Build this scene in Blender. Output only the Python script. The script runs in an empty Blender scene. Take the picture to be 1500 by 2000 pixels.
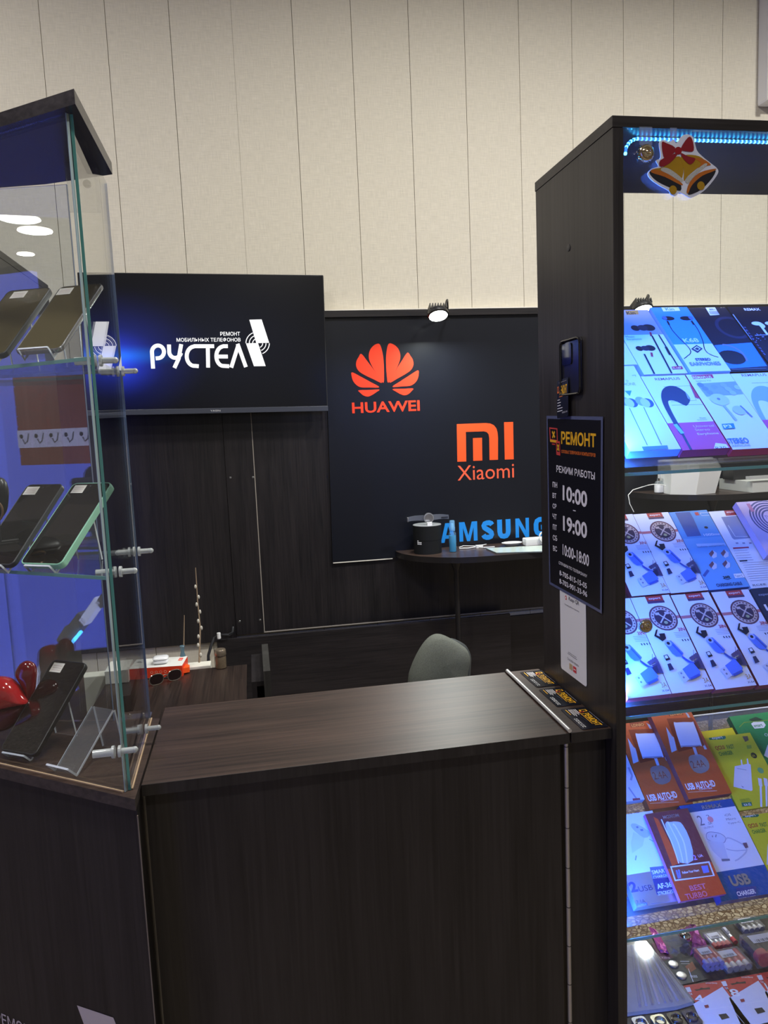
import bpy, bmesh, math, random
from mathutils import Vector, Matrix
random.seed(7)
SC = bpy.context.scene
COL = SC.collection
# ------------------------------------------------------------------ camera
F_PX = 1444.19
YAW, PITCH, ROLL = 0.17523262, -0.11577152, 0.04264398
CAM = Vector((0, 0, 1.57))
_f = Vector((math.sin(YAW)*math.cos(PITCH), math.cos(YAW)*math.cos(PITCH), math.sin(PITCH)))
_r = Vector((math.cos(YAW), -math.sin(YAW), 0))
_d = _f.cross(_r)
RT = math.cos(ROLL)*_r + math.sin(ROLL)*_d
DN = -math.sin(ROLL)*_r + math.cos(ROLL)*_d
cd = bpy.data.cameras.new('camera'); co = bpy.data.objects.new('camera', cd); COL.objects.link(co)
cd.sensor_fit = 'VERTICAL'; cd.sensor_height = 36.0; cd.lens = F_PX/2000*36.0
cd.clip_start = 0.02; cd.clip_end = 100
co.matrix_world = Matrix(((RT.x, -DN.x, -_f.x, CAM.x), (RT.y, -DN.y, -_f.y, CAM.y), (RT.z, -DN.z, -_f.z, CAM.z), (0, 0, 0, 1)))
SC.camera = co
# ------------------------------------------------------------------ view, world
SC.view_settings.view_transform = 'Standard'; SC.view_settings.look = 'None'
SC.view_settings.exposure = 0.0; SC.view_settings.gamma = 1.0
SC.view_settings.use_curve_mapping = False
SC.cycles.transparent_max_bounces = 40
SC.cycles.max_bounces = 8
w = bpy.data.worlds.new('hall_ambient'); SC.world = w; w.use_nodes = True
w.node_tree.nodes['Background'].inputs[0].default_value = (1.0, 0.96, 0.9, 1)
w.node_tree.nodes['Background'].inputs[1].default_value = 0.20

def area(name, loc, direction, sx, sy, power, color, spread=180, shape='RECTANGLE', parent=None, up=None):
    l = bpy.data.lights.new(name, 'AREA'); l.shape = shape; l.size = sx; l.size_y = sy
    l.energy = power; l.color = color; l.spread = math.radians(spread)
    o = bpy.data.objects.new(name, l); COL.objects.link(o)
    z = -Vector(direction).normalized()
    x = Vector(up if up else (1, 0, 0)); x = (x - z*x.dot(z)).normalized(); y = z.cross(x)
    o.matrix_world = Matrix(((x.x, y.x, z.x, loc[0]), (x.y, y.y, z.y, loc[1]), (x.z, y.z, z.z, loc[2]), (0, 0, 0, 1)))
    if parent:
        o.parent = parent; o.matrix_parent_inverse = MW[parent.name].inverted()
    return o
WARM = (1.0, 0.985, 0.95)
BLUE = (0.03, 0.17, 1.0)
WHITE = (0.92, 1.0, 0.96)
LAMP = 0.76
LBOX = 3.2

# ------------------------------------------------------------------ pixel helpers (real points on real planes)
def ray(x, y):
    return RT*((x-750)/F_PX) + DN*((y-1000)/F_PX) + _f
def on_y(x, y, Y): d = ray(x, y); return CAM + d*(Y/d.y)
def on_x(x, y, X): d = ray(x, y); return CAM + d*(X/d.x)
def on_z(x, y, z): d = ray(x, y); return CAM + d*((z-CAM.z)/d.z)
class Plane:
    def __init__(s, O, U, V):
        s.O = Vector(O); s.U = Vector(U).normalized(); s.V = Vector(V).normalized(); s.N = s.U.cross(s.V).normalized()
    def uv(s, x, y, n=0.0):
        d = ray(x, y); t = (s.O + s.N*n - CAM).dot(s.N)/d.dot(s.N); p = CAM + d*t - s.O
        return p.dot(s.U), p.dot(s.V)
    def pt(s, u, v, n=0.0): return s.O + s.U*u + s.V*v + s.N*n
    def mat(s, u=0, v=0, n=0.0):
        p = s.pt(u, v, n)
        return Matrix(((s.U.x, s.V.x, s.N.x, p.x), (s.U.y, s.V.y, s.N.y, p.y), (s.U.z, s.V.z, s.N.z, p.z), (0, 0, 0, 1)))

# ------------------------------------------------------------------ materials
MATS = {}
def lin(c):
    c = c/255.0
    return c/12.92 if c <= 0.04045 else ((c+0.055)/1.055)**2.4
def rgb(r, g, b): return (lin(r), lin(g), lin(b), 1)
def pbr(name, base, rough=0.5, metal=0.0, spec=0.5, emit=None, estr=0.0, coat=0.0, trans=0.0, noise=0.0, nscale=40.0):
    if name in MATS: return MATS[name]
    m = bpy.data.materials.new(name); m.use_nodes = True; MATS[name] = m
    nt = m.node_tree; b = nt.nodes['Principled BSDF']
    b.inputs['Base Color'].default_value = base; b.inputs['Roughness'].default_value = rough
    b.inputs['Metallic'].default_value = metal; b.inputs['Specular IOR Level'].default_value = spec
    b.inputs['Coat Weight'].default_value = coat; b.inputs['Transmission Weight'].default_value = trans
    if emit: b.inputs['Emission Color'].default_value = emit; b.inputs['Emission Strength'].default_value = estr
    if noise > 0:
        tc = nt.nodes.new('ShaderNodeTexCoord'); nz = nt.nodes.new('ShaderNodeTexNoise'); nz.inputs['Scale'].default_value = nscale
        nz.inputs['Detail'].default_value = 4
        mx = nt.nodes.new('ShaderNodeMix'); mx.data_type = 'RGBA'; mx.blend_type = 'MULTIPLY'
        rp = nt.nodes.new('ShaderNodeMapRange'); rp.inputs[3].default_value = 1-noise; rp.inputs[4].default_value = 1+noise
        nt.links.new(tc.outputs['Object'], nz.inputs['Vector']); nt.links.new(nz.outputs['Fac'], rp.inputs[0])
        mx.inputs[0].default_value = 1; mx.inputs[6].default_value = base
        nt.links.new(rp.outputs[0], mx.inputs[7]); nt.links.new(mx.outputs[2], b.inputs['Base Color'])
    return m
def ink(r, g, b, rough=0.45): return pbr('print_%d_%d_%d_%d' % (r, g, b, rough*100), rgb(r, g, b), rough)
def glow(name, c, s): return pbr(name, (0.02, 0.02, 0.02, 1), 0.4, emit=(c[0], c[1], c[2], 1), estr=s)
def wood(name, axis, c0, c1, rough=0.36, spec=0.5):
    if name in MATS: return MATS[name]
    m = bpy.data.materials.new(name); m.use_nodes = True; MATS[name] = m
    nt = m.node_tree; b = nt.nodes['Principled BSDF']; L = nt.links
    tc = nt.nodes.new('ShaderNodeTexCoord'); mp = nt.nodes.new('ShaderNodeMapping')
    s = [170, 170, 170]; s['XYZ'.index(axis)] = 5
    mp.inputs['Scale'].default_value = s
    n1 = nt.nodes.new('ShaderNodeTexNoise'); n1.inputs['Scale'].default_value = 1; n1.inputs['Detail'].default_value = 5; n1.inputs['Distortion'].default_value = 0.4
    mp2 = nt.nodes.new('ShaderNodeMapping'); s2 = [14, 14, 14]; s2['XYZ'.index(axis)] = 0.9; mp2.inputs['Scale'].default_value = s2
    n2 = nt.nodes.new('ShaderNodeTexNoise'); n2.inputs['Scale'].default_value = 1.5; n2.inputs['Detail'].default_value = 3
    ad = nt.nodes.new('ShaderNodeMath'); ad.operation = 'MULTIPLY_ADD'; ad.inputs[1].default_value = 0.45
    hv = nt.nodes.new('ShaderNodeMath'); hv.operation = 'MULTIPLY'; hv.inputs[1].default_value = 0.6
    cr = nt.nodes.new('ShaderNodeValToRGB'); cr.color_ramp.elements[0].position = 0.36; cr.color_ramp.elements[1].position = 0.66
    cr.color_ramp.elements[0].color = c0; cr.color_ramp.elements[1].color = c1
    bp = nt.nodes.new('ShaderNodeBump'); bp.inputs['Strength'].default_value = 0.12; bp.inputs['Distance'].default_value = 0.0006
    L.new(tc.outputs['Object'], mp.inputs[0]); L.new(mp.outputs[0], n1.inputs['Vector'])
    L.new(tc.outputs['Object'], mp2.inputs[0]); L.new(mp2.outputs[0], n2.inputs['Vector'])
    L.new(n2.outputs['Fac'], ad.inputs[0]); L.new(n1.outputs['Fac'], hv.inputs[0]); L.new(hv.outputs[0], ad.inputs[2])
    L.new(ad.outputs[0], cr.inputs[0]); L.new(cr.outputs[0], b.inputs['Base Color'])
    L.new(n1.outputs['Fac'], bp.inputs['Height']); L.new(bp.outputs[0], b.inputs['Normal'])
    b.inputs['Roughness'].default_value = rough; b.inputs['Specular IOR Level'].default_value = spec
    return m
def thin_glass(name, tint, boost=1.0, rough=0.0, haze=0.0, hz=(0.8, 0.85, 0.9, 1)):
    if name in MATS: return MATS[name]
    m = bpy.data.materials.new(name); m.use_nodes = True; MATS[name] = m
    nt = m.node_tree; nt.nodes.clear(); L = nt.links
    out = nt.nodes.new('ShaderNodeOutputMaterial'); mix = nt.nodes.new('ShaderNodeMixShader')
    tr = nt.nodes.new('ShaderNodeBsdfTransparent'); tr.inputs[0].default_value = tint
    gl = nt.nodes.new('ShaderNodeBsdfGlossy'); gl.inputs['Roughness'].default_value = rough
    ge = nt.nodes.new('ShaderNodeNewGeometry'); mr = nt.nodes.new('ShaderNodeMapRange')
    mr.inputs[3].default_value = 1.5; mr.inputs[4].default_value = 0.66667
    fr = nt.nodes.new('ShaderNodeFresnel'); mu = nt.nodes.new('ShaderNodeMath'); mu.operation = 'MULTIPLY'; mu.inputs[1].default_value = boost; mu.use_clamp = True
    L.new(ge.outputs['Backfacing'], mr.inputs[0]); L.new(mr.outputs[0], fr.inputs[0]); L.new(fr.outputs[0], mu.inputs[0])
    L.new(mu.outputs[0], mix.inputs[0])
    if haze > 0:
        df = nt.nodes.new('ShaderNodeBsdfDiffuse'); df.inputs[0].default_value = hz
        m2 = nt.nodes.new('ShaderNodeMixShader'); m2.inputs[0].default_value = haze
        L.new(tr.outputs[0], m2.inputs[1]); L.new(df.outputs[0], m2.inputs[2]); L.new(m2.outputs[0], mix.inputs[1])
    else: L.new(tr.outputs[0], mix.inputs[1])
    L.new(gl.outputs[0], mix.inputs[2]); L.new(mix.outputs[0], out.inputs[0])
    return m
W0, W1 = (0.0075, 0.0068, 0.0078, 1), (0.022, 0.0185, 0.0195, 1)
WZ = wood('wenge_vertical', 'Z', W0, W1, 0.34)
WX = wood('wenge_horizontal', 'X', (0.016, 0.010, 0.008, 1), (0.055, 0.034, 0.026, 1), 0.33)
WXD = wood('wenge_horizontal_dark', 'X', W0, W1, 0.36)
WY = wood('wenge_depth', 'Y', (0.011, 0.007, 0.006, 1), (0.036, 0.023, 0.018, 1), 0.36)
EDGE = pbr('edge_band_dark', (0.012, 0.010, 0.010, 1), 0.4)
RAW = pbr('worn_chipboard_edge', rgb(176, 150, 120), 0.8)
GLASS = thin_glass('clear_glass', (0.985, 0.995, 0.99, 1), 1.0)
GEDGE = pbr('green_glass_edge', (0.10, 0.33, 0.27, 1), 0.12, spec=0.8)
ACRYL = thin_glass('clear_acrylic', (0.97, 0.975, 0.98, 1), 1.0, 0.03, 0.05)
AEDGE = pbr('bright_acrylic_edge', (0.62, 0.66, 0.72, 1), 0.2)
FILM = thin_glass('crinkled_film', (0.93, 0.93, 0.95, 1), 1.2, 0.04, 0.08)
PLAST = pbr('clear_plastic_clamp', (0.75, 0.8, 0.8, 1), 0.12, trans=0.55)
CHROME = pbr('polished_metal', (0.8, 0.8, 0.8, 1), 0.12, metal=1)
BRUSH = pbr('brushed_steel', (0.62, 0.62, 0.62, 1), 0.3, metal=1)
BLACKP = pbr('black_plastic', (0.012, 0.012, 0.014, 1), 0.35)
BLACKG = pbr('black_phone_glass', (0.012, 0.011, 0.010, 1), 0.04, spec=0.8, coat=1.0)
WHITEP = pbr('white_plastic', (0.78, 0.78, 0.76, 1), 0.35)
WH = ink(238, 238, 240); BK = ink(14, 14, 18)

# ------------------------------------------------------------------ mesh builder
_T = {}
def text_mesh(s, bold=0.0):
    k = (s, bold)
    if k not in _T:
        c = bpy.data.curves.new('lettering_curve', 'FONT'); c.body = s; c.offset = bold; c.resolution_u = 3
        o = bpy.data.objects.new('lettering_curve', c)
        me = o.to_mesh()
        vs = [(v.co.x, v.co.y) for v in me.vertices]; fs = [list(p.vertices) for p in me.polygons]
        o.to_mesh_clear(); bpy.data.objects.remove(o); bpy.data.curves.remove(c)
        x0 = min(v[0] for v in vs); x1 = max(v[0] for v in vs); y0 = min(v[1] for v in vs); y1 = max(v[1] for v in vs)
        _T[k] = ([((x-x0)/(x1-x0), (y-y0)/(y1-y0)) for x, y in vs], fs, (x1-x0)/(y1-y0))
    return _T[k]
class MB:
    def __init__(s): s.v = []; s.f = []; s.m = []; s.sm = []; s.mats = []; s.lay = 0
    def mi(s, m):
        if m not in s.mats: s.mats.append(m)
        return s.mats.index(m)
    def add(s, vs, fs, m, smooth=False, M=None):
        b = len(s.v); i = s.mi(m)
        s.v += [tuple(M @ Vector(p)) if M else tuple(p) for p in vs]
        for f in fs: s.f.append([b+k for k in f]); s.m.append(i); s.sm.append(smooth)
        return s
    def box(s, x0, x1, y0, y1, z0, z1, m, M=None, bev=0.0, skip=()):
        if bev > 0:
            bm = bmesh.new(); bmesh.ops.create_cube(bm, size=1)
            for v in bm.verts: v.co = Vector(((x0+x1)/2+v.co.x*(x1-x0), (y0+y1)/2+v.co.y*(y1-y0), (z0+z1)/2+v.co.z*(z1-z0)))
            bmesh.ops.bevel(bm, geom=bm.edges[:], offset=bev, segments=2, affect='EDGES', profile=0.5)
            bm.verts.index_update()
            s.add([v.co.copy() for v in bm.verts], [[v.index for v in f.verts] for f in bm.faces], m, False, M); bm.free(); return s
        vs = [(x0, y0, z0), (x1, y0, z0), (x1, y1, z0), (x0, y1, z0), (x0, y0, z1), (x1, y0, z1), (x1, y1, z1), (x0, y1, z1)]
        return s.add(vs, [(0, 3, 2, 1), (4, 5, 6, 7), (0, 1, 5, 4), (1, 2, 6, 5), (2, 3, 7, 6), (3, 0, 4, 7)], m, False, M)
    def prism(s, poly, z0, z1, m, side=None, M=None, bottom=None):
        n = len(poly)
        s.add([(p[0], p[1], z1) for p in poly], [list(range(n))], m, False, M)
        s.add([(p[0], p[1], z0) for p in poly], [list(range(n))[::-1]], bottom or m, False, M)
        s.add([(p[0], p[1], z0) for p in poly]+[(p[0], p[1], z1) for p in poly], [(i, (i+1) % n, n+(i+1) % n, n+i) for i in range(n)], side or m, False, M)
        return s
    def lathe(s, prof, m, n=24, M=None, smooth=True):
        vs = []; fs = []
        for r, z in prof: vs += [(r*math.cos(2*math.pi*k/n), r*math.sin(2*math.pi*k/n), z) for k in range(n)]
        for i in range(len(prof)-1):
            for k in range(n): a = i*n+k; b = i*n+(k+1) % n; fs.append((a, b, b+n, a+n))
        if prof[0][0] > 1e-6: fs.append(tuple(range(n))[::-1])
        if prof[-1][0] > 1e-6: fs.append(tuple(range((len(prof)-1)*n, len(prof)*n)))
        return s.add(vs, fs, m, smooth, M)
    def tube(s, pts, r, m, n=8, M=None, r1=None):
        pts = [Vector(p) for p in pts]; vs = []; fs = []; N = len(pts)
        up = None
        for i, p in enumerate(pts):
            t = (pts[min(i+1, N-1)]-pts[max(i-1, 0)]).normalized()
            if up is None: up = Vector((0, 0, 1)) if abs(t.z) < 0.9 else Vector((1, 0, 0))
            a = (up - t*up.dot(t)).normalized(); b = t.cross(a); up = a
            rr = r if r1 is None else r+(r1-r)*i/(N-1)
            vs += [p+(a*math.cos(2*math.pi*k/n)+b*math.sin(2*math.pi*k/n))*rr for k in range(n)]
        for i in range(N-1):
            for k in range(n): a = i*n+k; b = i*n+(k+1) % n; fs.append((a, b, b+n, a+n))
        fs += [tuple(range(n))[::-1], tuple(range((N-1)*n, N*n))]
        return s.add(vs, fs, m, True, M)
    def ball(s, c, r, m, n=16, sc=(1, 1, 1), M=None):
        prof = [(max(0, r*math.sin(math.pi*k/(n//2))), -r*math.cos(math.pi*k/(n//2))) for k in range(n//2+1)]
        T = Matrix.Translation(Vector(c)) @ Matrix.Diagonal((sc[0], sc[1], sc[2], 1))
        return s.lathe(prof, m, n, (M @ T) if M else T)
    # ---- flat print in the local u,v plane (each call a hair above the last)
    def _z(s): s.lay += 1; return s.z0 + s.lay*0.00006
    z0 = 0.0
    def poly(s, pts, m):
        z = s._z(); a = sum(pts[i][0]*pts[(i+1) % len(pts)][1]-pts[(i+1) % len(pts)][0]*pts[i][1] for i in range(len(pts)))
        if a < 0: pts = pts[::-1]
        return s.add([(p[0], p[1], z) for p in pts], [list(range(len(pts)))], m, False, s.M)
    M = None
    def rect(s, u0, v0, u1, v1, m): return s.poly([(u0, v0), (u1, v0), (u1, v1), (u0, v1)], m)
    def ell(s, cu, cv, ru, rv, m, rot=0, n=24):
        c, q = math.cos(rot), math.sin(rot)
        return s.poly([(cu+ru*math.cos(t)*c-rv*math.sin(t)*q, cv+ru*math.cos(t)*q+rv*math.sin(t)*c) for t in [2*math.pi*k/n for k in range(n)]], m)
    def ring(s, cu, cv, ro, ri, m, n=28, a0=0, a1=2*math.pi, sy=1.0):
        z = s._z(); vs = []; fs = []
        for k in range(n+1):
            t = a0+(a1-a0)*k/n
            vs += [(cu+ro*math.cos(t), cv+sy*ro*math.sin(t), z), (cu+ri*math.cos(t), cv+sy*ri*math.sin(t), z)]
        for k in range(n): fs.append((2*k, 2*k+2, 2*k+3, 2*k+1))
        return s.add(vs, fs, m, False, s.M)
    def line(s, pts, wd, m):
        z = s._z(); vs = []; fs = []; N = len(pts); P = [Vector((p[0], p[1])) for p in pts]
        for i in range(N):
            t = (P[min(i+1, N-1)]-P[max(i-1, 0)]).normalized(); nn = Vector((-t.y, t.x))*wd/2
            vs += [(P[i].x+nn.x, P[i].y+nn.y, z), (P[i].x-nn.x, P[i].y-nn.y, z)]
        for i in range(N-1): fs.append((2*i+1, 2*i+3, 2*i+2, 2*i))
        return s.add(vs, fs, m, False, s.M)
    def text(s, t, u0, v0, u1, v1, m, bold=0.0, rot=0.0, shear=0.0):
        vs, fs, asp = text_mesh(t, bold); z = s._z(); c, q = math.cos(rot), math.sin(rot); w_, h_ = u1-u0, v1-v0
        out = []
        for x, y in vs:
            a, b = x*w_+shear*y*h_, y*h_
            out.append((u0+a*c-b*q, v0+a*q+b*c, z))
        return s.add(out, fs, m, False, s.M)
    def build(s, name, parent=None, loc=None, M=None, world=False):
        me = bpy.data.meshes.new(name)
        vs = s.v
        if world and parent is not None:
            inv = MW[parent.name].inverted(); vs = [tuple(inv @ Vector(p)) for p in s.v]
        elif world and loc is not None:
            vs = [tuple(Vector(p)-Vector(loc)) for p in s.v]
        me.from_pydata(vs, [], s.f)
        for m in s.mats: me.materials.append(m)
        me.polygons.foreach_set('material_index', s.m); me.polygons.foreach_set('use_smooth', s.sm); me.update()
        if any(s.sm): me.set_sharp_from_angle(angle=math.radians(38))
        o = bpy.data.objects.new(name, me); COL.objects.link(o)
        if parent is not None: o.parent = parent
        elif M is not None: o.matrix_world = M
        elif loc is not None: o.location = loc
        MW[o.name] = M if M is not None else Matrix.Translation(Vector(loc)) if loc is not None else (MW[parent.name] if parent is not None else Matrix())
        return o
MW = {}
def tag(o, label, cat, group=None):
    o['label'] = label; o['category'] = cat
    if group: o['group'] = group
    return o
def thing(name, label, cat, loc=None, M=None, group=None):
    o = bpy.data.objects.new(name, None); COL.objects.link(o); o.empty_display_size = 0.05
    M = M if M is not None else Matrix.Translation(Vector(loc)); o.matrix_world = M; MW[o.name] = M.copy()
    return tag(o, label, cat, group)
def struct(o): o['kind'] = 'structure'; return o
def copy_tree(o, M, parent=None):
    c = o.copy(); COL.objects.link(c)
    if parent is not None: c.parent = parent
    else: c.matrix_world = M; MW[c.name] = M.copy()
    for ch in list(o.children): copy_tree(ch, None, c)
    return c
def arc(cx, cy, r, a0, a1, n): return [(cx+r*math.cos(a0+(a1-a0)*k/n), cy+r*math.sin(a0+(a1-a0)*k/n)) for k in range(n+1)]
def rrect(u0, v0, u1, v1, r, n=4):
    return arc(u1-r, v1-r, r, 0, math.pi/2, n)+arc(u0+r, v1-r, r, math.pi/2, math.pi, n)+arc(u0+r, v0+r, r, math.pi, 1.5*math.pi, n)+arc(u1-r, v0+r, r, 1.5*math.pi, 2*math.pi, n)

# ================================================================== STRUCTURE
WY_ = 3.36                                             # face of the back wall
def wall_material():
    m = pbr('beige_textile_wallcovering', rgb(208, 201, 184), 0.85, spec=0.2)
    nt = m.node_tree; L = nt.links; b = nt.nodes['Principled BSDF']
    tc = nt.nodes.new('ShaderNodeTexCoord')
    ns = []
    for s in ((900, 900, 60), (60, 60, 900)):
        mp = nt.nodes.new('ShaderNodeMapping'); mp.inputs['Scale'].default_value = s
        n = nt.nodes.new('ShaderNodeTexNoise'); n.inputs['Scale'].default_value = 0.35; n.inputs['Detail'].default_value = 3
        L.new(tc.outputs['Object'], mp.inputs[0]); L.new(mp.outputs[0], n.inputs['Vector']); ns.append(n)
    a = nt.nodes.new('ShaderNodeMath'); a.operation = 'ADD'; L.new(ns[0].outputs['Fac'], a.inputs[0]); L.new(ns[1].outputs['Fac'], a.inputs[1])
    r = nt.nodes.new('ShaderNodeMapRange'); r.inputs[1].default_value = 0.6; r.inputs[2].default_value = 1.4; r.inputs[3].default_value = 0.86; r.inputs[4].default_value = 1.10
    L.new(a.outputs[0], r.inputs[0])
    mx = nt.nodes.new('ShaderNodeMix'); mx.data_type = 'RGBA'; mx.blend_type = 'MULTIPLY'; mx.inputs[0].default_value = 1
    mx.inputs[6].default_value = rgb(208, 201, 184); L.new(r.outputs[0], mx.inputs[7]); L.new(mx.outputs[2], b.inputs['Base Color'])
    bp = nt.nodes.new('ShaderNodeBump'); bp.inputs['Strength'].default_value = 0.25; bp.inputs['Distance'].default_value = 0.001
    L.new(a.outputs[0], bp.inputs['Height']); L.new(bp.outputs[0], b.inputs['Normal'])
    return m
WALLM = wall_material()
PITCH_W = 0.07522772*WY_; X0_W = -0.21486343*WY_
mb = MB()
mb.box(-9, 6, WY_+0.012, WY_+0.12, 0, 3.9, pbr('groove_backing', rgb(120, 105, 80), 0.9))  # plain darker backing seen through the gaps between planks
for k in range(-30, 22):
    x = X0_W+k*PITCH_W
    g = 0.0004 if k == 3 else 0.0011
    g2 = 0.0004 if k+1 == 3 else 0.0011
    mb.box(x+g, x+PITCH_W-g2, WY_, WY_+0.0125, 0, 3.9, WALLM)
struct(mb.build('wall_back', loc=(0, WY_, 0), world=True))
# terrazzo floor
m = pbr('terrazzo', rgb(150, 130, 105), 0.3)
nt = m.node_tree; L = nt.links; b = nt.nodes['Principled BSDF']
tc = nt.nodes.new('ShaderNodeTexCoord'); vo = nt.nodes.new('ShaderNodeTexVoronoi'); vo.inputs['Scale'].default_value = 64
v2 = nt.nodes.new('ShaderNodeTexVoronoi'); v2.inputs['Scale'].default_value = 64; v2.feature = 'DISTANCE_TO_EDGE'
cr = nt.nodes.new('ShaderNodeValToRGB'); cr.color_ramp.elements[0].color = rgb(172, 160, 138); cr.color_ramp.elements[1].color = rgb(110, 90, 70)
st = nt.nodes.new('ShaderNodeMath'); st.operation = 'GREATER_THAN'; st.inputs[1].default_value = 0.10
mx = nt.nodes.new('ShaderNodeMix'); mx.data_type = 'RGBA'; mx.inputs[6].default_value = rgb(84, 66, 50)
L.new(tc.outputs['Object'], vo.inputs['Vector']); L.new(tc.outputs['Object'], v2.inputs['Vector'])
L.new(vo.outputs['Color'], cr.inputs[0]); L.new(v2.outputs['Distance'], st.inputs[0]); L.new(st.outputs[0], mx.inputs[0])
L.new(cr.outputs[0], mx.inputs[7]); L.new(mx.outputs[2], b.inputs['Base Color'])
struct(MB().box(-11, 6, -8.5, WY_, -0.1, 0, m).build('floor', loc=(0, 0, 0)))
struct(MB().box(-11, 6, -8.5, WY_+0.12, 3.9, 4.0, pbr('ceiling_paint', rgb(205, 200, 190), 0.9)).build('ceiling', loc=(0, 0, 0)))
# ceiling downlights
def downlight(x, y, power, label, r=0.17, col=WARM):
    t = thing('ceiling_downlight', label, 'ceiling light', (x, y, 3.9), group='round downlights in the ceiling')
    MB().lathe([(r+0.03, -0.002), (r+0.03, -0.012), (r, -0.02), (r, -0.004)], WHITEP, 28).build('trim_ring', t)
    MB().lathe([(r, -0.008), (0.0, -0.009)], glow('lamp_diffuser', (1.0, 0.93, 0.8), 12), 28).build('diffuser', t)
    area('downlight_lamp', (x, y, 3.87), (0, 0, -1), r*2, r*2, power*LAMP, col, 165, 'DISK', t)
    return t
for i, (x, y, p, lb) in enumerate([
        (0.9, 1.6, 66, 'round ceiling downlight over the middle of the counter alcove'),
        (2.5, 1.4, 108, 'round ceiling downlight over the tall accessory cabinet'),
        (-0.9, 0.8, 36, 'round ceiling downlight in front of the glass showcase'),
        (0.4, -1.2, 40, 'round ceiling downlight behind the viewer, over the aisle'),
        (-1.54, 2.19, 28, 'round ceiling downlight over the left end of the back wall'),
        (-5.27, -4.21, 30, 'farther of the two round downlights mirrored in the showcase glass'),
        (-5.46, -4.64, 30, 'far round downlight mirrored lower in the showcase glass'),
        (-6.31, -5.43, 30, 'farthest round downlight, a faint mirror spot in the showcase glass')]):
    downlight(x, y, p, lb, (0.2, 0.18, 0.1)[i-5] if i > 4 else 0.14)

# ================================================================== BACK WALL FITTINGS
PY = 3.34
def zabs(z): return CAM.z+z
def board(name, label, x0, x1, z0, z1, y0, y1, mat, cat='wall panel', group=None, bev=0.0008):
    o = MB().box(x0-x0, x1-x0, 0, y1-y0, 0, z1-z0, mat, bev=bev).build(name, loc=(x0, y0, z0))
    return tag(o, label, cat, group)
G = 'dark wood boards on the back wall'
board('wall_panel', 'wide dark wenge wall board behind the left half of the television', -1.35, -0.111, zabs(-0.937), zabs(0.33), PY, WY_, WZ, group=G)
sp = board('wall_panel', 'narrow dark wenge strip board below the television, with two pairs of screw caps', -0.110, 0.0125, zabs(-0.912), zabs(0.33), PY-0.004, WY_, WZ, group=G)
for (px, py) in ((450, 933), (494, 932), (468, 1214), (508, 1211)):
    p = on_y(px, py, PY-0.004)
    MB().lathe([(0.005, 0), (0.004, 0.0012), (0, 0.0014)], BRUSH, 12, M=Matrix.Translation(p) @ Matrix.Rotation(math.pi/2, 4, 'X')).build('screw_cap', sp, world=True)
xr = on_y(1400, 985, PY).x
board('wall_panel', 'large dark wenge wall board carrying the black logo panel', 0.0165, xr, zabs(-0.912), zabs(0.33), PY-0.002, WY_, WZ, group=G)
MB().box(0.0127, 0.0163, PY-0.003, PY+0.006, zabs(-0.912), zabs(0.33), pbr('pale_edge_strip', rgb(150, 142, 132), 0.5)).build('seam_strip', sp, world=True)
MB().box(0.0165, xr-0.002, PY-0.0035, PY-0.002, zabs(-0.912), zabs(-0.907), pbr('pale_edge_strip', rgb(150, 142, 132), 0.5)).build('edge_strip', bpy.data.objects['wall_panel.002'], world=True)
lowb = board('partition_board', 'low horizontal-grained dark board standing under the wall panels behind the chair', -0.195, 1.16, 0.0, zabs(-0.905), 3.255, 3.271, WXD, 'partition board')
board('partition_board', 'low dark board at the right, seen under the accessory shelves', 1.165, 3.2, 0.0, zabs(-0.93), 3.30, 3.316, WXD, 'partition board')

# ---- logo panel
LY = 3.326
LP = Plane((0, LY, CAM.z), (1, 0, 0), (0, 0, 1))
def z6(x, y): return LP.uv(620+x/3.2609, 560+y/3.2609)
t = thing('logo_panel', 'glossy black panel with red flower logo, orange logo and blue lettering on the wall', 'sign board', (0.36, LY, zabs(-0.615)))
BL = z6(97, 1757); TLp = (z6(45, 150)[0], LP.uv(640, 606)[1])
navy = pbr('gloss_black_vinyl', (0.0055, 0.0065, 0.011, 1), 0.30, spec=0.6)
mb = MB(); mb.prism([(BL[0], BL[1]), (2.72, BL[1]), (2.72, TLp[1]-0.03), (TLp[0], TLp[1]-0.03)], -0.010, 0.0, navy, M=LP.mat()); mb.build('board', t, world=True)
MB().box(TLp[0]-0.003, 2.74, LY-0.014, WY_, zabs(TLp[1]-0.032), zabs(TLp[1]-0.004), WXD).build('top_rail', t, world=True)
MB().box(TLp[0]-0.003, 2.74, LY-0.014, WY_, zabs(TLp[1]-0.004), zabs(TLp[1]), pbr('white_edge_tape', rgb(225, 220, 208), 0.5)).build('edge_tape', t, world=True)
MB().box(BL[0]+0.002, 0.62, LY-0.0012, LY+0.008, zabs(BL[1]-0.004), zabs(BL[1]), pbr('white_edge_tape', rgb(225, 220, 208), 0.5)).build('edge_tape', t, world=True)
RED = pbr('red_vinyl', rgb(226, 62, 34), 0.35); ORG = pbr('orange_vinyl', rgb(236, 88, 40), 0.35); SKY = pbr('blue_vinyl', rgb(32, 140, 228), 0.35)
mb = MB(); mb.M = LP.mat(n=0.0004)
def bez(pts, n=4):
    out = []; N = len(pts)
    for i in range(N):
        p0, p1, p2, p3 = (Vector(pts[(i+k-1) % N]) for k in range(4))
        for k in range(n):
            q = k/n
            out.append(0.5*((2*p1)+(p2-p0)*q+(2*p0-5*p1+4*p2-p3)*q*q+(3*p1-p0-3*p2+p3)*q**3))
    return out
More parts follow.
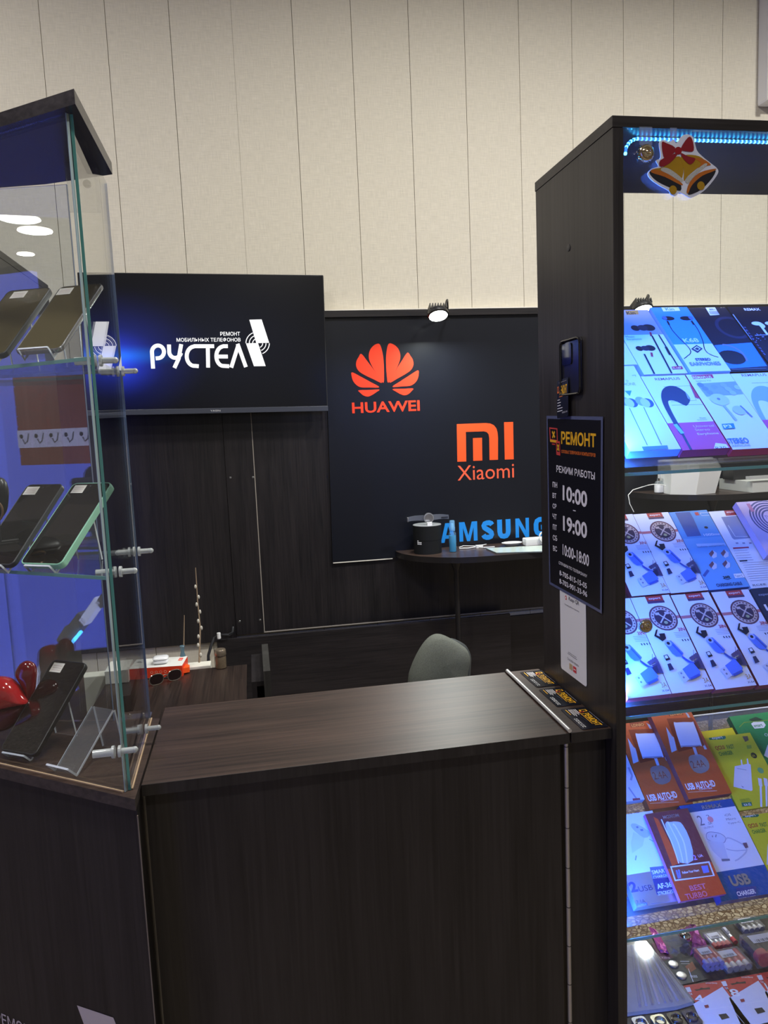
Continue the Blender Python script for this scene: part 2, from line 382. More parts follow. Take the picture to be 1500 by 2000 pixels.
petals = [[(395, 365), (365, 370), (338, 397), (327, 435), (334, 478), (372, 548), (418, 612), (424, 560), (421, 470), (412, 410)],
          [(280, 428), (262, 448), (248, 475), (247, 508), (264, 538), (300, 562), (352, 587), (411, 612), (370, 545), (322, 480)],
          [(220, 545), (218, 572), (228, 602), (248, 626), (278, 641), (330, 642), (394, 640), (335, 605), (275, 572)],
          [(262, 660), (330, 657), (394, 655), (372, 674), (342, 693), (318, 700), (292, 692), (273, 676)]]
cx = (z6(220, 560)[0]+z6(641, 540)[0])/2
for p in petals:
    q = [z6(*a) for a in p]
    q = bez(q)
    mb.poly([(a[0], a[1]) for a in q], RED); mb.poly([(2*cx-a[0], a[1]) for a in q], RED)
a = z6(222, 812); b_ = z6(650, 727)
mb.text('HUAWEI', a[0], a[1]+0.003, b_[0], z6(222, 738)[1], RED, 0.022)
o = mb.build('flower_logo', t, world=True); o['label'] = 'red eight-petal flower logo with lettering'
mb = MB(); mb.M = LP.mat(n=0.0004)
A = lambda pts: [z6(*p) for p in pts]
mb.poly(A([(887, 875), (1070, 868), (1100, 871), (1124, 882), (1140, 903), (1147, 928), (1150, 960), (1150, 1102), (1096, 1104), (1094, 965), (1090, 940), (1078, 926), (1060, 921), (945, 925), (948, 1113), (891, 1115)]), ORG)
mb.poly(A([(990, 964), (1048, 962), (1050, 1107), (992, 1109)]), ORG); mb.poly(A([(1188, 863), (1246, 861), (1250, 1099), (1193, 1101)]), ORG)
a = z6(893, 1236); b_ = z6(1251, 1122)
mb.text('Xiaomi', a[0], a[1], b_[0], b_[1], pbr('salmon_vinyl', rgb(232, 96, 66), 0.35), 0.0)
o = mb.build('square_logo', t, world=True); o['label'] = 'orange angular logo with lettering'
mb = MB(); mb.M = LP.mat(n=0.0004)
q7 = lambda x: LP.uv(750+x/4.545, 1035)[0]
HL = 0.092; zb_ = -0.5560; sw = 0.024
def seg(x0, x1, pts): mb.line([(x0+(x1-x0)*a, zb_+HL*b) for a, b in pts], sw, SKY)
def pol(x0, x1, pts): mb.poly([(x0+(x1-x0)*a, zb_+HL*b) for a, b in pts], SKY)
SS = [(0.88, 0.76), (0.80, 0.84), (0.66, 0.875), (0.45, 0.875), (0.25, 0.84), (0.17, 0.74), (0.22, 0.64), (0.42, 0.55), (0.64, 0.46), (0.80, 0.36), (0.84, 0.26), (0.76, 0.16), (0.58, 0.125), (0.38, 0.125), (0.22, 0.17), (0.13, 0.27)]
for ch, a, b in (('S', 372, 472), ('A', 500, 640), ('M', 667, 828), ('S', 868, 972), ('U', 1012, 1117), ('N', 1167, 1287), ('G', 1335, 1440)):
    x0, x1 = q7(a), q7(b)
    if ch == 'S': seg(x0, x1, SS)
    if ch == 'A': pol(x0, x1, [(0, 0), (0.24, 0), (0.55, 1), (0.32, 1)]); pol(x0, x1, [(1, 0), (0.76, 0), (0.45, 1), (0.68, 1)]); pol(x0, x1, [(0.25, 0.2), (0.75, 0.2), (0.7, 0.38), (0.3, 0.38)])
    if ch == 'M': pol(x0, x1, [(0, 0), (0.21, 0), (0.21, 1), (0, 1)]); pol(x0, x1, [(0.79, 0), (1, 0), (1, 1), (0.79, 1)]); pol(x0, x1, [(0.12, 1), (0.30, 1), (0.585, 0), (0.415, 0)]); pol(x0, x1, [(0.88, 1), (0.70, 1), (0.415, 0), (0.585, 0)])
    if ch == 'U': seg(x0, x1, [(0.14, 1), (0.14, 0.38), (0.18, 0.24), (0.30, 0.145), (0.5, 0.12), (0.70, 0.145), (0.82, 0.24), (0.86, 0.38), (0.86, 1)])
    if ch == 'N': pol(x0, x1, [(0, 0), (0.25, 0), (0.25, 1), (0, 1)]); pol(x0, x1, [(0.75, 0), (1, 0), (1, 1), (0.75, 1)]); pol(x0, x1, [(0.0, 1), (0.28, 1), (1, 0), (0.72, 0)])
    if ch == 'G': seg(x0, x1, [(0.86, 0.72), (0.80, 0.82), (0.66, 0.87), (0.42, 0.87), (0.22, 0.80), (0.14, 0.64), (0.14, 0.36), (0.22, 0.20), (0.42, 0.125), (0.64, 0.13), (0.80, 0.2), (0.87, 0.32), (0.87, 0.46), (0.55, 0.46)])
o = mb.build('blue_lettering', t, world=True); o['label'] = 'bright blue capital lettering'

# ---- floodlights above the logo panel
def floodlight(px, py, label, power, flip=1):
    p = on_y(px, py, 3.17)
    t = thing('floodlight', label, 'lamp', p, group='small LED floodlights over the logo panel')
    R = Matrix.Rotation(math.radians(58), 4, 'X')           # face looks down and towards the viewer
    n = Vector((0, -math.sin(math.radians(58)), -math.cos(math.radians(58))))
    mb = MB(); mb.lathe([(0.044, 0.006), (0.046, 0.0), (0.046, -0.012), (0.040, -0.016)], BLACKP, 28, M=Matrix.Rotation(math.radians(-26), 4, 'X')); mb.build('housing', t)
    RM = Matrix.Rotation(math.radians(-26), 4, 'X')
    mb = MB()
    for k in range(7): mb.box(-0.036+k*0.012-0.0018, -0.036+k*0.012+0.0018, -0.03, 0.03, 0.006, 0.030, BLACKP, M=RM)
    mb.build('cooling_fins', t)
    MB().lathe([(0.040, -0.0165), (0, -0.018)], glow('floodlight_lens', (0.95, 1.0, 0.93), 14), 28, M=RM).build('lens', t)
    top = WY_-0.005-p.y
    MB().tube([(flip*0.03, 0.0, 0.015), (flip*0.05, 0.03, 0.055), (flip*0.058, 0.05, 0.062), (flip*0.072, 0.10, 0.035), (flip*0.085, top-0.02, 0.014)], 0.005, BLACKP).build('arm', t)
    MB().box(flip*0.085-0.015, flip*0.085+0.015, top-0.03, top-0.02, -0.01, 0.03, BLACKP, bev=0.002).build('wall_bracket', t)
    d = RM @ Vector((0, 0, -1))
    area('floodlight_beam', p+d*0.0215, d, 0.07, 0.07, power, WHITE, 178, 'DISK', t)
    return t
floodlight(855, 611, 'lit round LED floodlight on a short arm above the black logo panel', 9)
floodlight(1254, 600, 'lit LED floodlight seen through the tall cabinet, above the earphone boxes', 5)

# ---- television (hangs with a slight tilt)
TY = 3.25
c4 = [on_y(150, 533, TY), on_y(632, 536.7, TY), on_y(638.5, 803, TY)]
ux = (c4[1]-c4[0]); TW = 1.0; TH = 0.578
rol = math.atan2(c4[1].z-c4[0].z, c4[1].x-c4[0].x) - 0.004
U = Vector((math.cos(rol), 0, math.sin(rol))); V = Vector((-math.sin(rol), 0, math.cos(rol)))
TVP = Plane(c4[1]-U*TW-V*TH, U, V)
t = thing('television', 'large flat black television on the wall showing a white shop logo with blue glow', 'television', M=TVP.mat())
MB().box(0, TW, 0, TH, -0.035, -0.002, BLACKP, bev=0.004).box(0.15, TW-0.15, 0.05, TH-0.12, -0.062, -0.035, BLACKP, bev=0.01).build('casing', t)
m = bpy.data.materials.new('lit_screen'); m.use_nodes = True; nt = m.node_tree; L = nt.links; b = nt.nodes['Principled BSDF']
b.inputs['Base Color'].default_value = (0.004, 0.004, 0.005, 1); b.inputs['Roughness'].default_value = 0.22
g0 = TVP.uv(222, 695)
tc = nt.nodes.new('ShaderNodeTexCoord')
def blob(cx, cy, sx, sy, col, s):
    mp = nt.nodes.new('ShaderNodeMapping'); mp.vector_type = 'POINT'
    mp.inputs['Location'].default_value = (-cx/sx, -cy/sy, 0); mp.inputs['Scale'].default_value = (1/sx, 1/sy, 0)
    gr = nt.nodes.new('ShaderNodeTexGradient'); gr.gradient_type = 'SPHERICAL'
    pw = nt.nodes.new('ShaderNodeMath'); pw.operation = 'POWER'; pw.inputs[1].default_value = 2.0
    vm = nt.nodes.new('ShaderNodeVectorMath'); vm.operation = 'SCALE'; vm.inputs[0].default_value = [c*s for c in col]
    L.new(tc.outputs['Object'], mp.inputs[0]); L.new(mp.outputs[0], gr.inputs[0]); L.new(gr.outputs['Fac'], pw.inputs[0]); L.new(pw.outputs[0], vm.inputs['Scale'])
    return vm
bl = [blob(g0[0], g0[1], 0.42, 0.30, (0.01, 0.02, 0.24), 1.3), blob(g0[0]-0.02, g0[1], 0.36, 0.055, (0.0, 0.30, 1.0), 0.6), blob(g0[0], g0[1]-0.03, 0.22, 0.16, (0.02, 0.05, 0.75), 1.2), blob(0.5, 0.3, 0.9, 0.5, (0.004, 0.006, 0.016), 1.0)]
acc = bl[0]
for x in bl[1:]:
    ad = nt.nodes.new('ShaderNodeVectorMath'); ad.operation = 'ADD'; L.new(acc.outputs[0], ad.inputs[0]); L.new(x.outputs[0], ad.inputs[1]); acc = ad
L.new(acc.outputs[0], b.inputs['Emission Color']); b.inputs['Emission Strength'].default_value = 1
MB().box(0.004, TW-0.004, 0.022, TH-0.004, -0.003, 0.0, m).build('screen', t)
MB().box(0.0, TW, 0.0, 0.022, -0.004, 0.003, pbr('tv_chin', (0.05, 0.055, 0.075, 1), 0.3), bev=0.001).build('lower_bezel', t)
z5 = lambda x, y: TVP.uv(170+x/3.0612, 520+y/3.0612)
TXW = glow('screen_white', (1, 1, 1), 1.15)
mb = MB(); mb.z0 = 0.0002
def z5b(x0, y0, x1, y1):                      # text box from zoomed corners (top-left, bottom-right)
    a = z5(x0, y1); b = z5(x1, y0); return a[0], a[1], b[0], b[1]
# big rounded word drawn as strokes
wd = 0.016
def strk(pts, w_=wd): mb.line([z5(*p) for p in pts], w_, TXW)
def curve(cx, cy, rx, ry, a0, a1, n=18): return [(cx+rx*math.cos(math.radians(a0+(a1-a0)*k/n)), cy-ry*math.sin(math.radians(a0+(a1-a0)*k/n))) for k in range(n+1)]
strk([(395, 612), (388, 510)]+curve(424, 512, 36, 38, 180, -88)+[(410, 551)])
strk([(490, 468)]+[(491, 505)]+curve(527, 508, 36, 40, 190, 345)[::1]); strk([(563, 466), (548, 552), (522, 608)])
strk([(760, 478), (640, 478)]+curve(642, 538, 46, 58, 95, 275)+[(668, 598)]); strk([(722, 478), (724, 606)])
strk([(842, 478), (815, 478)]+curve(815, 538, 42, 58, 100, 265)+[(850, 598)]); strk([(775, 540), (842, 540)])
strk([(862, 606), (905, 470)]); strk([(900, 464), (950, 603)])
for pts in ([(970, 320), (1044, 318), (1089, 458), (1012, 460)], [(950, 461), (1022, 459), (1068, 597), (998, 598)]): mb.poly([z5(*p) for p in pts], TXW)
for r in (26, 46, 66): strk(curve(1016, 460, r, r, 112, 180, 10), 0.0035)
for r in (26, 46, 66): strk(curve(1024, 461, r, r, -68, 0, 10), 0.0035)
mb.text('РЕМОНТ', *z5b(797, 392, 914, 416), TXW, 0.012)
mb.text('МОБИЛЬНЫХ ТЕЛЕФОНОВ', *z5b(536, 427, 917, 453), TXW, 0.012)
mb.build('screen_picture', t)
mb = MB(); mb.z0 = 0.0033; a = z5(738, 872); b_ = z5(797, 860); mb.text('YASIN', a[0], 0.0075, b_[0], 0.0145, pbr('silver_print', (0.7, 0.7, 0.7, 1), 0.3)); mb.build('brand_lettering', t)

# ---- wall shelves
def wall_shelf(name, label, zt, xl, xr, depth, legx, legbot, grp):
    y0 = LY-0.001
    t = thing(name, label, 'shelf', (xl, y0, zt-0.028), group=grp)
    a = 0.34
    pts = [(xl, y0)]+[(xl+a-a*math.cos(q), y0-depth*math.sin(q)) for q in [math.pi/2*k/14 for k in range(1, 15)]]+[(xr, y0-depth), (xr, y0)]
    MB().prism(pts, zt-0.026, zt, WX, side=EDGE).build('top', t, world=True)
    MB().lathe([(0.030, 0.0), (0.012, -0.05), (0.010, legbot-zt)], BLACKP, 16, M=Matrix.Translation((legx, y0-depth*0.62, zt-0.026))).build('leg', t, world=True)
    return t
ZS = zabs(-0.577)
wall_shelf('wall_shelf', 'dark wall shelf with rounded end under the logo panel holding the watch and spray bottle', ZS, 0.635, 1.60, 0.30, on_y(893, 1150, LY-0.19).x, 0.02, 'round-ended wall shelves')
ZS2 = on_y(1240, 961, 3.30).z
p2 = on_y(1236, 961, 3.30)
wall_shelf('wall_shelf', 'dark round-ended wall shelf seen through the tall cabinet, holding a white device', ZS2, p2.x, 3.0, 0.36, on_y(1392, 990, 3.10).x, 0.02, 'round-ended wall shelves')
# items on the first shelf
p = on_z(842, 1083, ZS)
t = thing('watch_box', 'round black watch box on the wall shelf with a smartwatch on its lid', 'box', (p.x, p.y+0.06, ZS))
CARD = pbr('black_card', (0.012, 0.013, 0.014, 1), 0.6, spec=0.2)
r = 0.063
MB().lathe([(r, 0), (r, 0.062), (r-0.0006, 0.0622)], CARD, 40).build('base', t)
MB().lathe([(r+0.0008, 0.0622), (r+0.0008, 0.127), (r-0.001, 0.128), (0, 0.128)], CARD, 40).build('lid', t)
MB().lathe([(r+0.001, 0.1262), (r+0.001, 0.1282), (r-0.0015, 0.1284)], pbr('grey_rim', (0.25, 0.26, 0.27, 1), 0.4), 40).build('rim', t)
mb = MB(); mb.box(-0.001, 0.001, -0.011, 0.011, 0.045, 0.049, WH).box(-0.001, 0.001, -0.011, 0.011, 0.052, 0.056, WH).box(-0.001, 0.001, -0.011, -0.004, 0.059, 0.063, WH)
for v in range(len(mb.v)):
    x, y, z = mb.v[v]; aa = math.radians(222)+y/r; rr = r+0.001+x*0.3; mb.v[v] = (rr*math.cos(aa), rr*math.sin(aa), z)
mb.build('printed_mark', t)
wt = thing('smartwatch', 'round-faced smartwatch with spread grey strap standing on the black watch box', 'watch', (p.x+0.005, p.y+0.045, ZS+0.129))
RW = Matrix.Translation((0, 0, 0.030)) @ Matrix.Rotation(math.radians(93), 4, 'X')
MB().lathe([(0.020, -0.006), (0.0225, -0.004), (0.0225, 0.004), (0.0205, 0.006)], pbr('watch_steel', (0.45, 0.45, 0.47, 1), 0.25, metal=0.8), 32, M=RW).build('case', wt)
MB().lathe([(0.0232, 0.004), (0.0232, 0.0062), (0.0190, 0.0068), (0.0190, 0.005)], pbr('watch_bezel', (0.34, 0.34, 0.35, 1), 0.4, metal=0.5), 32, M=RW).build('bezel', wt)
MB().lathe([(0.0190, 0.0058), (0, 0.0058)], pbr('watch_dial', (0.01, 0.01, 0.012, 1), 0.35), 32, M=RW).build('dial', wt)
RUB = pbr('grey_rubber', (0.10, 0.11, 0.14, 1), 0.45)
def strap(sg, ln):
    mb = MB(); N = 10; top = []; bot = []
    for k in range(N+1):
        q = k/N; x = sg*(0.020+q*ln); zc = 0.030-0.006*q*0+0.002*math.sin(q*3)-0.004*q; hw = 0.0125-0.003*q; y = 0.006+0.012*math.sin(q*2.2)
        top.append((x, y, zc+hw)); bot.append((x, y, zc-hw))
    vs = top+bot+[(a, b+0.003, c) for a, b, c in top]+[(a, b+0.003, c) for a, b, c in bot]; n = N+1; fs = []
    for k in range(N): fs += [(k, k+1, n+k+1, n+k), (2*n+k, 3*n+k, 3*n+k+1, 2*n+k+1), (k, 2*n+k, 2*n+k+1, k+1), (n+k, n+k+1, 3*n+k+1, 3*n+k)]
    fs.append((N, 2*n+N, 3*n+N, n+N))
    mb.add(vs, fs, RUB); 
    return mb
s1 = strap(-1, 0.072).build('strap', wt); s2 = strap(1, 0.078)
for k in range(7): s2.box(0.064+k*0.0045, 0.066+k*0.0045, 0.0150, 0.019, 0.022, 0.029, BLACKP)
s2.build('strap', wt)
MB().box(-0.096, -0.090, 0.010, 0.022, 0.016, 0.036, BRUSH, bev=0.001).build('buckle', s1)
tag(MB().box(-0.011, 0.011, 0, 0.012, 0, 0.014, WH).build('price_cube', loc=(p.x+0.002, p.y+0.012, ZS+0.1283)), 'tiny white price tag block on the lid of the black watch box', 'price tag')
# spray bottle
p = on_z(887, 1079, ZS)
t = thing('spray_bottle', 'small clear spray bottle of blue liquid beside the watch box', 'spray bottle', (p.x, p.y+0.02, ZS))
LIQ = pbr('blue_liquid', (0.02, 0.45, 0.75, 1), 0.1, emit=None, trans=0.25)
MB().lathe([(0.0150, 0), (0.0165, 0.002), (0.0165, 0.086), (0.0090, 0.096), (0.0090, 0.102)], thin_glass('pale_blue_plastic', (0.75, 0.93, 1, 1), 1.0, 0.05, 0.10, (0.5, 0.8, 1, 1)), 24).build('bottle', t)
MB().lathe([(0.0150, 0.002), (0.0155, 0.004), (0.0155, 0.074), (0, 0.074)], LIQ, 24).build('liquid', t)
MB().lathe([(0.0125, 0.096), (0.0130, 0.112), (0.0118, 0.114), (0.0118, 0.139), (0.010, 0.143), (0, 0.144)], thin_glass('blue_cap', (0.45, 0.75, 1, 1), 1.0, 0.1, 0.4, (0.3, 0.65, 1, 1)), 24).build('cap', t)
MB().lathe([(0.0062, 0.100), (0.0065, 0.126), (0.004, 0.130), (0, 0.130)], WHITEP, 16).build('spray_head', t)
# cable, tray, dish, dock, white gear
q = lambda x, y: on_z(x, y, ZS+0.004)
tag(MB().tube([q(897, 1071), q(915, 1070.5), q(930, 1068), q(945, 1069.5), q(966, 1068)], 0.0022, WHITEP).tube([q(897, 1069), q(905, 1066), q(930, 1066.5), q(950, 1063)], 0.0018, WHITEP).box(-0.016, 0.016, -0.008, 0.008, -0.004, 0.008, WHITEP, M=Matrix.Translation(q(936, 1068))).build('charging_cable', loc=(0, 0, 0)), 'white charging cable lying on the wall shelf behind the spray bottle', 'cable')
a, b_, c_, d_ = on_z(949, 1073, ZS), on_z(970, 1082, ZS), on_z(1075, 1079, ZS), on_z(1075, 1067, ZS)
tag(MB().prism([(v.x, v.y) for v in (a, b_, c_, d_)], ZS+0.001, ZS+0.006, pbr('pale_green_glass', (0.45, 0.52, 0.47, 1), 0.2, noise=0.1), side=pbr('tray_edge', (0.12, 0.14, 0.14, 1), 0.3)).build('glass_mat', loc=(0, 0, 0)), 'pale grey-green rectangular mat at the front of the wall shelf', 'mat')
p = on_z(1000, 1066, ZS)
t = thing('soap_dish', 'small shallow white oval dish on the wall shelf behind the mat', 'dish', (p.x, p.y, ZS))
MB().lathe([(0.020, 0), (0.032, 0.004), (0.042, 0.014), (0.040, 0.015), (0.030, 0.007), (0, 0.005)], pbr('pale_ceramic', (0.55, 0.58, 0.56, 1), 0.2), 28, M=Matrix.Diagonal((1.1, 0.7, 1, 1))).build('bowl', t)
MB().lathe([(0.043, 0.0142), (0.045, 0.016), (0.041, 0.017), (0.040, 0.0150)], WHITEP, 28, M=Matrix.Diagonal((1.1, 0.7, 1, 1))).build('rim', t)
p = on_z(1052, 1066, ZS)
t = thing('power_adapter', 'white adapter with coiled white cable at the back right of the wall shelf', 'power adapter', (p.x, p.y+0.02, ZS))
MB().box(-0.06, 0.05, -0.02, 0.03, 0.0005, 0.035, WHITEP, bev=0.004).build('body', t)
MB().tube([(0.03+0.028*math.cos(k*0.5), -0.028+0.004*math.sin(k*1.1), 0.040+0.028*math.sin(k*0.5)) for k in range(40)], 0.0028, WHITEP).build('coiled_cable', t)

# items on the second shelf
t = thing('serum_vial', 'small clear vial with white label on the far round-ended shelf', 'bottle', on_z(1287, 963.5, ZS2))
MB().lathe([(0.019, 0), (0.0205, 0.002), (0.0205, 0.048), (0.014, 0.058), (0.010, 0.06), (0.010, 0.064)], thin_glass('vial_glass', (0.8, 0.84, 0.84, 1), 1.3, 0.05, 0.12), 24).build('glass', t)
MB().lathe([(0.0208, 0.006), (0.0209, 0.007), (0.0209, 0.041), (0.0208, 0.042)], WH, 24).build('paper_label', t)
MB().lathe([(0.0125, 0.060), (0.0135, 0.062), (0.0135, 0.072), (0.012, 0.073), (0, 0.073)], CHROME, 24).build('cap', t)
pb = on_z(1358, 966, ZS2)
t = thing('white_device', 'white plastic desktop device with angular front on the far round-ended shelf', 'device', (pb.x, pb.y, ZS2))
WD = pbr('device_white', (0.74, 0.73, 0.70, 1), 0.3)
def hexa(bot, top, m, mb=None):
    mb = mb or MB(); n = len(bot)
    mb.add(bot+top, [tuple(range(n))[::-1], tuple(range(n, 2*n))]+[(i, (i+1) % n, n+(i+1) % n, n+i) for i in range(n)], m); return mb
ww = 0.125
hexa([(-ww*0.72, 0.055, 0.001), (-0.01, -0.02, 0.001), (ww*0.8, 0.0, 0.001), (ww*0.85, 0.16, 0.001), (-ww*0.62, 0.16, 0.001)],
     [(-ww*0.70, 0.05, 0.105), (0.0, -0.035, 0.110), (ww*1.0, -0.012, 0.112), (ww*1.0, 0.16, 0.108), (-ww*0.62, 0.16, 0.105)], WD).build('body', t)
hexa([(-ww*0.70, 0.05, 0.1055), (0.0, -0.035, 0.1105), (ww*1.0, -0.012, 0.1125), (ww*1.0, 0.16, 0.1085), (-ww*0.62, 0.16, 0.1055)],
     [(-ww*0.62, 0.08, 0.150), (0.01, 0.0, 0.155), (ww*0.92, 0.015, 0.157), (ww*0.92, 0.16, 0.155), (-ww*0.58, 0.16, 0.150)], WD).build('cover', t)
MB().box(-0.082, 0.20, 0.165, 0.178, 0.06, 0.155, WD, bev=0.002).build('back_plate', t)
a = on_z(1400, 957, ZS2)
a.y = 2.99
t = thing('soldering_tray', 'long pale grey tray with silver rails at the right of the far shelf', 'tray', (a.x, a.y, ZS2))
MB().box(0.04, 0.55, -0.02, 0.22, 0.001, 0.05, pbr('pale_grey_metal', (0.5, 0.5, 0.47, 1), 0.4)).build('tray', t)
MB().box(0.02, 0.56, -0.03, 0.0, 0.062, 0.075, pbr('silver_rail', (0.8, 0.8, 0.8, 1), 0.25, metal=0.6)).build('rail', t)
MB().box(0.02, 0.56, 0.16, 0.2, 0.135, 0.15, pbr('silver_rail', (0.8, 0.8, 0.8, 1), 0.25, metal=0.6)).build('rail', t)
MB().box(0.03, 0.55, 0.10, 0.18, 0.0505, 0.125, BLACKP).build('back_block', t)
tag(MB().tube([on_y(1300, 949, 3.0), on_y(1290, 946, 3.0), on_y(1276, 946, 3.0), on_y(1265, 948, 3.0), on_y(1255, 951, 3.03), on_y(1236, 957, 3.0), on_y(1227, 967, 2.95), on_y(1230, 984, 2.94), on_y(1238, 1000, 2.94)], 0.0018, WHITEP).build('charging_lead', loc=(0, 0, 0)), 'thin white charging lead trailing over the left end of the far shelf', 'charging lead')
# pale wall trunking at the top right corner
gx = on_y(1487, 100, 3.33)
t = thing('cable_trunking', 'white vertical plastic trunking on the wall at the upper right corner', 'trunking', (gx.x, WY_, on_y(1490, 205, 3.33).z))
MB().box(0.0, 0.13, -0.075, -0.0005, 0.0, 1.2, pbr('trunking_white', (0.72, 0.72, 0.75, 1), 0.3), bev=0.012).build('channel', t)
MB().box(-0.004, 0.022, -0.095, -0.0755, 0.0, 1.2, pbr('trunking_lip', (0.85, 0.85, 0.87, 1), 0.3), bev=0.004).build('lip', t)
MB().box(0.022, 0.1, -0.092, -0.0757, 0.015, 0.045, pbr('grey_clip', (0.2, 0.2, 0.23, 1), 0.5), bev=0.003).box(0.022, 0.1, -0.090, -0.0757, 0.06, 0.075, pbr('grey_clip', (0.2, 0.2, 0.23, 1), 0.5), bev=0.003).build('clip', t)

# ================================================================== STAFF AREA FURNITURE
ZD = 0.75
xr_ = on_z(482, 1330, ZD).x
t = thing('desk', 'low dark wenge desk behind the glass showcase holding sunglasses and a red box', 'desk', (-0.525, 1.75, 0))
DY0, DY1 = 1.75, 2.60
MB().box(-0.525, xr_, DY0, DY1, ZD-0.022, ZD, WY, bev=0.0008).build('top', t, world=True)
MB().box(xr_-0.03, xr_-0.014, DY0+0.02, DY1-0.02, 0, ZD-0.022, WZ).build('side_panel', t, world=True)
MB().box(-0.515, -0.499, DY0+0.02, DY1-0.02, 0, ZD-0.022, WZ).build('side_panel', t, world=True)
MB().box(-0.499, xr_-0.03, DY1-0.06, DY1-0.044, 0.25, ZD-0.022, WZ).build('back_panel', t, world=True)
# dark open unit right of the desk
a = on_y(484, 1333, 2.35)
t = thing('side_unit', 'dark open shelf unit standing just right of the desk', 'shelf unit', (a.x, 2.35, 0))
zt = a.z; wu = on_y(529, 1330, 2.35).x-a.x
MB().box(0.012, 0.028, 0, 0.3, 0, zt, WZ).build('side_panel', t)
MB().box(wu-0.022, wu, -0.01, 0.3, 0, zt+0.035, wood('wenge_grey', 'Z', (0.014, 0.013, 0.012, 1), (0.04, 0.038, 0.034, 1), 0.5)).build('side_panel', t)
MB().box(0.028, wu-0.022, 0, 0.3, zt-0.016, zt, WXD).build('top', t)
MB().box(0.028, wu-0.022, 0.29, 0.3, 0, zt-0.016, EDGE).build('back_panel', t)
# white ledge under the gap of the wall panel
t = tag(MB().box(-0.75, on_y(412, 1300, 2.65).x, 2.625, 2.68, 0.0, 0.752, pbr('ledge_white', rgb(214, 212, 200), 0.5), bev=0.003).build('heater_cover', loc=(0, 0, 0)), 'narrow white ledge standing along the back edge of the desk', 'ledge')
# brass jar, twigs, vase, outlet cable
p = on_z(432, 1304, ZD+0.0005)
t = thing('jar', 'small brown tinted jar with metal screw lid at the back right of the desk', 'jar', (p.x, p.y, ZD+0.0005))
BRS = pbr('aged_brass', rgb(120, 104, 84), 0.35, metal=0.5, noise=0.3, nscale=120)
MB().lathe([(0.017, 0), (0.019, 0.002), (0.019, 0.040), (0.016, 0.046), (0.016, 0.048)], BRS, 24).build('glass', t)
MB().lathe([(0.0200, 0.046), (0.0205, 0.048), (0.0200, 0.064), (0.018, 0.067), (0, 0.067)], pbr('metal_lid', rgb(150, 136, 118), 0.3, metal=0.7), 24).build('lid', t)
TWG = pbr('twig_bark', rgb(110, 92, 72), 0.8); BUD = pbr('willow_bud', rgb(190, 185, 172), 0.9)
def twig(pts, buds, label):
    P = [on_y(*a) for a in pts]
    t = thing('twig', label, 'twig', P[0], group='dry twigs leaning behind the desk')
    MB().tube(P, 0.0038, TWG, 7, r1=0.0018).build('stem', t, world=True)
    for k in buds:
        i = int(k); q = P[i]+(P[i+1]-P[i])*(k-i); sg = 1 if int(k*10) % 2 else -1
        MB().ball(q+Vector((sg*0.005, -0.002, 0.004)), 0.0062, BUD, 10, (0.8, 0.8, 1.5)).build('bud', t, world=True)
twig([(389, 1301, 2.655), (390, 1262, 2.75), (391, 1225, 2.87), (386, 1175, 3.0), (382, 1109, 3.25)], [0.5, 1.0, 1.45, 1.9, 2.2, 2.55, 2.85, 3.1, 3.4], 'taller willow twig with grey buds leaning against the dark wall board')
twig([(357, 1303, 2.66), (357, 1285, 2.72), (359, 1260, 2.85), (360, 1202, 3.2)], [0.6, 1.2], 'shorter bare twig left of the budded one behind the red box')
p = on_z(357, 1306, 0.752)
t = thing('bud_vase', 'tiny pale blue glass vase mostly hidden behind the red box', 'vase', (p.x, 2.645, 0.7525))
MB().lathe([(0.010, 0), (0.013, 0.01), (0.010, 0.036), (0.006, 0.052), (0.008, 0.07)], pbr('pale_blue_glass', rgb(84, 110, 122), 0.15), 20).build('body', t)
MB().lathe([(0.008, 0.0702), (0.0092, 0.072), (0.0078, 0.074)], pbr('pale_blue_glass', rgb(84, 110, 122), 0.15), 20).build('rim', t)
c = [on_y(455, 1225, PY-0.015), on_y(454, 1236, 3.30), on_y(445, 1240, 3.24), on_y(430, 1240, 3.24), on_y(418, 1246, 3.24), on_y(412, 1262, 3.2), on_y(407, 1280, 3.1), on_y(407, 1300, 3.0)]
t = thing('power_cable', 'black cable hanging beside the edge of the low partition board', 'cable', c[-1])
MB().tube(c, 0.006, BLACKP).build('cord', t, world=True)
MB().tube([on_y(428, 1247, 3.235), on_y(427, 1236, 3.235)], 0.008, WHITEP).build('tie', t, world=True)
# red and white box with earbud case, sunglasses
bl, br, tl = on_z(254, 1328, ZD), on_z(357, 1321, ZD), on_z(257, 1313, ZD)
ux = (br-bl); ln = ux.length; ux.normalize(); vy = Vector((-ux.y, ux.x, 0))
Mx = Matrix(((ux.x, vy.x, 0, bl.x), (ux.y, vy.y, 0, bl.y), (0, 0, 1, ZD+0.0003), (0, 0, 0, 1)))
t = thing('product_box', 'flat white box with orange-red sides lying on the desk behind the sunglasses', 'box', M=Mx)
ORED = ink(226, 62, 30); bh = 0.038; bd = 0.105
MB().box(0, ln, 0, bd, 0, bh-0.0006, ORED).build('base', t)
mb = MB(); mb.box(0, ln, 0, bd, bh-0.0006, bh, pbr('white_lid', rgb(222, 222, 216), 0.4)); mb.z0 = bh
mb.rect(ln*0.86, bd*0.55, ln*0.94, bd*0.85, ORED); mb.text('mi', ln*0.875, bd*0.62, ln*0.925, bd*0.78, WH)
mb.rect(ln*0.06, bd*0.6, ln*0.16, bd*0.66, BK); mb.rect(ln*0.06, bd*0.7, ln*0.13, bd*0.73, BK); mb.build('lid', t)
mb = MB(); mb.M = Matrix(((1, 0, 0, 0), (0, 0, -1, -0.0002), (0, 1, 0, 0), (0, 0, 0, 1)))
